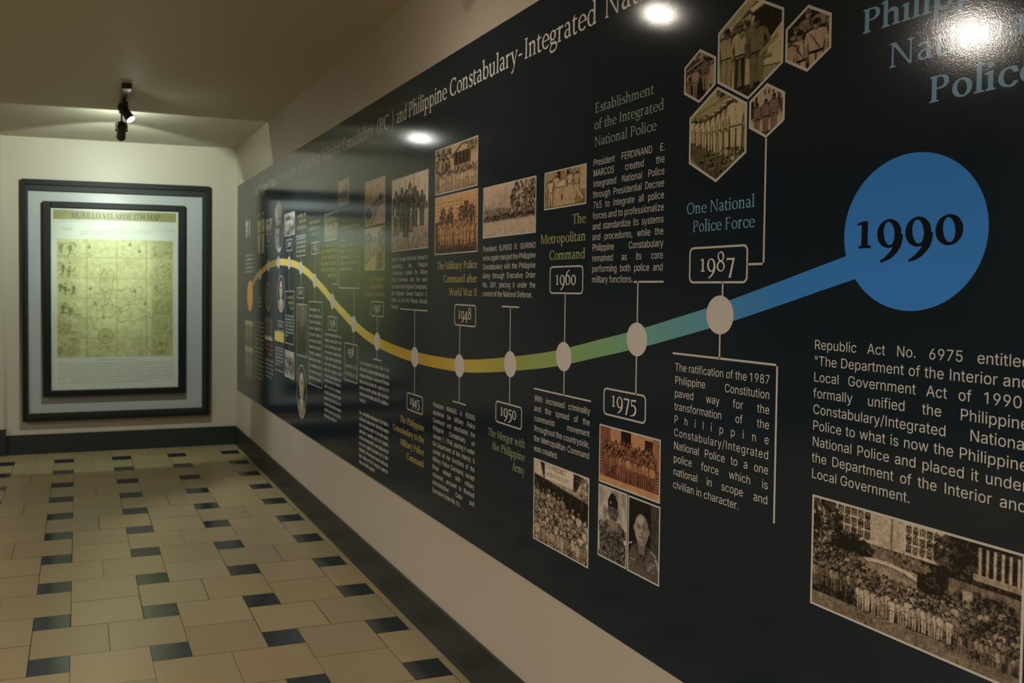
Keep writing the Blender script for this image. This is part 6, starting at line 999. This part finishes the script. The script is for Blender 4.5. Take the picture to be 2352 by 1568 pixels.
frame_bars(FX0 + .024, FX1 - .024, FZ0 + .030, FZ1 - .046, .026, .040, .036, .048, D - .038, D).build('inner_moulding', MAT['frame2'], case, bevel=.003, label='dark grey stepped inner moulding')
# framed map
MY = D - 0.012                        # it hangs against the backing panel
GX0, GX1, GZ0, GZ1 = -0.2805, 0.9105, 0.4920, 2.1560
fm = empty('framed_map', ((GX0 + GX1) / 2, MY, GZ0))
tag(fm, 'black framed antique map poster titled MURILLO VELARDE 1734 MAP, hung on the grey panel', 'framed map')
m = MB(); yf = D - .065
l, r, b, t = .067, .061, .054, .052
frame_bars(GX0, GX1, GZ0, GZ1, l, r, b, t, yf, MY).build('map_frame', MAT['frame'], fm, bevel=.006)
PX0, PX1, PZ0, PZ1 = GX0 + l, GX1 - r, GZ0 + b, GZ1 - t
YP = D - .040
m = MB(); m.box(PX0 - .004, PX1 + .004, YP, MY, PZ0 - .004, PZ1 + .004); m.build('poster_sheet', MAT['poster'], fm, label='pale poster sheet')
def BP(x, z, layer=0): return (x, YP - .0006 * (layer + 1), z)
def brect(name, x0, x1, z0, z1, mat, layer, label=None):
    return mesh(name, [BP(x0, z0, layer), BP(x1, z0, layer), BP(x1, z1, layer), BP(x0, z1, layer)], [(0, 1, 2, 3)], MAT[mat], fm, label=label)
brect('title_band', PX0 + .018, PX1 - .018, 2.008, 2.088, 'band', 0, 'olive title band')
L = Lettering(); L.serif('MURILLO VELARDE 1734 MAP', -0.052, 2.021, .0700, style='B', width=.749, lining=True)
mesh('title_lettering', [BP(a, b, 1) for a, b in L.v], L.f, MAT['mapink'], fm, label='dark title lettering')
L = Lettering(); L.smear(1, -.14, .17, 1.990, .02, .008, 51); L.smear(1, .32, .83, 1.925, .02, .009, 52); L.smear(2, .02, .62, 1.905, .022, .009, 53, short={1: .3}); L.smear(1, -.12, -.03, 1.915, .02, .022, 54)
L.smear(1, .17, .50, .795, .02, .009, 55); L.smear(8, -.165, .805, .765, .0235, .009, 56, short={7: .8})
mesh('caption_text', [BP(a, b, 1) for a, b in L.v], L.f, MAT['capink'], fm)
def p_map(p):
    a = p.a; p.ramp(.66, .70); p.tex(5, .05); p.tex(60, .09); p.tex(22, .06)
    rr = p.rr
    p.rect(.80 * a, a, 0, 1, .54, .5); p.rect(0, .19 * a, 0, 1, .60, .35)
    for y0, y1, v in ((.86, 1, .44), (.50, .68, .48), (.355, .49, .34), (0, .35, .46)): p.rect(.81 * a, .99 * a, y0, y1, v, .45)
    # engraved scenes down both edges: many small strokes
    def scene(x0, x1, y0, y1, n, lo, hi):
        for _ in range(n):
            x, y = rr.uniform(x0, x1) * a, y0 + (y1 - y0) * rr.random() ** 1.3
            p.ell(x, y, rr.uniform(.003, .010), rr.uniform(.004, .016), rr.uniform(lo, hi), .7, rr.uniform(0, 3))
    for k in range(6):
        y = 1 - (k + 1) * .166; scene(.01, .17, y + .02, y + .13, 46, .22, .55); p.rect(.005 * a, .185 * a, y + .004, y + .008, .42, .6)
        scene(.83, .985, y + .02, y + .14, 60, .26, .6)
    for x, y in ((.035, .93), (.11, .92), (.05, .76), (.10, .73), (.07, .58), (.14, .59), (.03, .60), (.11, .40), (.05, .42)): p.man(x * a, y - .05, .075, .3, .35, .4, .3, None)
    p.line(.02 * a, .385, .2 * a, .365, .008, .34)
    p.rect(.01 * a, .13 * a, .20, .32, .42, .5); p.rect(0, .045 * a, .02, .1, .32, .6); p.rect(.02 * a, .19 * a, .02, .15, .46, .4); p.rect(.1 * a, .17 * a, .150, .165, .25, .6)
    # coastlines: wandering dotted outlines with soundings and names
    for cx, cy, rx, ry, n in ((.42, .62, .055, .13, 220), (.55, .50, .11, .09, 240), (.36, .48, .05, .07, 120), (.63, .37, .12, .07, 240), (.45, .40, .07, .05, 120), (.31, .36, .03, .10, 90), (.68, .55, .05, .05, 90)):
        ph = [rr.uniform(0, 6.28) for _ in range(4)]
        for k in range(n):
            t = k / n * 6.28; q = 1 + .18 * math.sin(3 * t + ph[0]) + .12 * math.sin(5 * t + ph[1]) + .08 * math.sin(9 * t + ph[2])
            p.ell((cx + rx * q * math.cos(t)) * a, cy + ry * q * math.sin(t), .0042, .0042, rr.uniform(.36, .52), .8)
        for _ in range(n // 3): p.line((cx + rx * rr.uniform(-1, 1)) * a, cy + ry * rr.uniform(-.9, .9), (cx + rx * rr.uniform(-1, 1)) * a * .04 + (cx + rx * rr.uniform(-1, 1)) * a * .96, cy + ry * rr.uniform(-.9, .9), .0022, .52, .4)
    for x, y in ((.62, .955), (.70, .90), (.27, .93), (.28, .58), (.66, .56), (.75, .45), (.39, .335), (.32, .45)):
        p.ell(x * a, y, .014, .012, .25, .8); p.poly([((x - .016) * a, y), ((x + .016) * a, y), (x * a, y + .032)], .34, .7)
    for r, v in ((.066, .42), (.056, .62), (.040, .48), (.034, .60), (.012, .42)): p.ell(.41 * a, .18, r, r, v)
    for k in range(16):
        t = k * math.pi / 8; p.line(.41 * a, .18, .41 * a + .060 * math.cos(t), .18 + .060 * math.sin(t), .004, .40, .7)
        p.line(.41 * a + .07 * math.cos(t), .18 + .07 * math.sin(t), .41 * a + .5 * math.cos(t), .18 + .5 * math.sin(t), .0018, .5, .4)
    for _ in range(160): p.ell(rr.uniform(.2, .8) * a, rr.uniform(.02, .3), .005, .005, rr.uniform(.36, .5), .6)
    for x in (.25, .505, .76): p.rect((x - .009) * a, (x + .009) * a, 0, 1, .50, .35); p.rect((x - .0035) * a, (x + .0035) * a, 0, 1, .40, .5)
    for y in (.845, .67, .50, .335, .165): p.rect(0, a, y - .006, y + .006, .50, .35); p.rect(0, a, y - .002, y + .002, .40, .5)
def make_map():
    x0, x1, z0, z1 = -.166, .806, .8236, 1.8420
    p = Pic(x1 - x0, z1 - z0, 260, 77); p_map(p); c = p.colours(lut((.045, .048, .022), (.28, .275, .115), (.50, .51, .27)), .045, .45, 1.5)
    V = [BP(a, b, 0) for b in np.linspace(z0, z1, p.ny) for a in np.linspace(x0, x1, p.nx)]; nx = p.nx
    o = mesh('map_picture', V, [(j * nx + i, j * nx + i + 1, (j + 1) * nx + i + 1, (j + 1) * nx + i) for j in range(p.ny - 1) for i in range(nx - 1)], MAT['mapart'], fm, label='yellowed antique map of islands')
    at = o.data.color_attributes.new('Col', 'FLOAT_COLOR', 'POINT'); at.data.foreach_set('color', c.reshape(-1))
make_map()

# ------------------------------------------------------------------ track spotlights on the ceiling
def spot_head(root, pivot, aim, length, r, lens_mat, beams, color, flare=1.0, stem_z=CEIL - .03, beam_aim=None):
    """a lamp head hung from the track at pivot (x, y, z), pointing at aim"""
    pv = Vector(pivot); d = (Vector(aim) - pv).normalized()
    m = MB(); back = pv - d * length * .5
    m.lathe([(0, r * .55), (length * .06, r * .85), (length * .16, r * .95), (length * .17, r * 1.04), (length * .24, r * 1.04), (length * .25, r * .95), (length * .8, r * .98 * flare), (length, r * 1.03 * flare),
             (length, r * .90 * flare), (length * .955, r * .86 * flare)], back, d, 28)
    head = m.build('spot_head', MAT['lamp'], root, smooth=False)
    side = d.cross(Vector((0, 0, 1))).normalized()
    m = MB()
    for q in (-1, 1):
        m.lathe([(0, .006), (.007, .008), (.011, .005)], pv + side * q * r * .98, side * q, 12)
        m.tube([pv + side * q * (r + .005), pv + side * q * (r + .005) + Vector((0, 0, r * 1.5)), pv + Vector((0, 0, r * 2.0))], .004, 8)
    m.tube([pv + Vector((0, 0, r * 2.0)), Vector((pv.x, pv.y, stem_z))], .006, 10)
    m.lathe([(0, .016), (.012, .018), (.03, .018)], (pv.x, pv.y, stem_z - .03), (0, 0, 1), 16)
    m.build('yoke', MAT['lamp'], head)
    tip = back + d * length
    m = MB(); m.lathe([(0, r * .87 * flare), (.004, r * .87 * flare), (.006, r * .6 * flare)], tip - d * .003, d, 28); m.build('lens', MAT[lens_mat], head, label='lit lens')
    for energy, size, blend in beams:
        add_light('lamp', 'SPOT', tip + d * .012, beam_aim or tip + d, energy, color, spot_size=math.radians(size), spot_blend=blend, shadow_soft_size=r * .5)
def track(name, label, x, y0, y1, group=None, turn=False):
    t = empty(name, (x, (y0 + y1) / 2, CEIL)); tag(t, label, 'spotlight', group)
    m = MB()
    if turn: m.box(x - (y1 - y0) / 2, x + (y1 - y0) / 2, (y0 + y1) / 2 - .018, (y0 + y1) / 2 + .018, CEIL - .03, CEIL)
    else: m.box(x - .018, x + .018, y0, y1, CEIL - .03, CEIL)
    m.build('ceiling_track', MAT['lamp'], t, bevel=.003)
    m = MB(); m.box(x - .03, x + .03, y0 - .03, y0 + .06, CEIL - .035, CEIL); m.build('feed_box', MAT['lamp'], t, bevel=.004)
    return t
t1 = track('track_spotlight', 'black ceiling track with two spotlights in front of the framed map', .293, 5.62, 6.36)
spot_head(t1, (.293, 6.285, 2.520), (.27, D, 1.66), .150, .032, 'bulb', ((SPOT_MAP * .13, 176, .0), (SPOT_MAP, 98, .15), (SPOT_MAP * 1.15, 40, 1.0)), COOL)
spot_head(t1, (.305, 6.020, 2.600), (W, 5.40, .97), .130, .030, 'bulb', ((SPOT_SIDE, 74, .5),), (0.92, 0.98, 1.0), 1.0, beam_aim=(W, 5.25, .80))
t2 = track('track_spotlight', 'black ceiling track with one spotlight turned to the middle of the timeline', .573, 2.60, 3.05)
spot_head(t2, (.560, 2.885, 2.575), (W, 2.75, 1.30), .13, .034, 'bulbw', ((7, 130, .9),), (1.0, .90, .78), 1.1)
t3 = track('track_spotlight', 'black ceiling track with one spotlight turned to the blue 1990 disc', -.912, 2.50, 2.95)
spot_head(t3, (-.925, 2.762, 2.575), (W, 1.6, 1.25), .13, .034, 'bulbw', ((26, 130, .9),), (1.0, .90, .78), 1.1)
# fixtures of the unseen ceiling lamps added for fill
for i, (x, y, e) in enumerate(FILL_DOWNLIGHTS):
    d = empty('fill_downlight', (x, y, CEIL)); tag(d, 'unseen round ceiling lamp added as fill light', 'ceiling light', 'added fill lamps out of view')
    m = MB(); m.lathe([(0, .085), (.004, .10), (.012, .10)], (x, y, CEIL - .012), (0, 0, 1), 32); m.build('trim_ring', MAT['ceil'], d)
    m = MB(); m.lathe([(0, .072), (.002, .072)], (x, y, CEIL - .0145), (0, 0, 1), 32); m.build('diffuser', MAT['bulbd'], d)
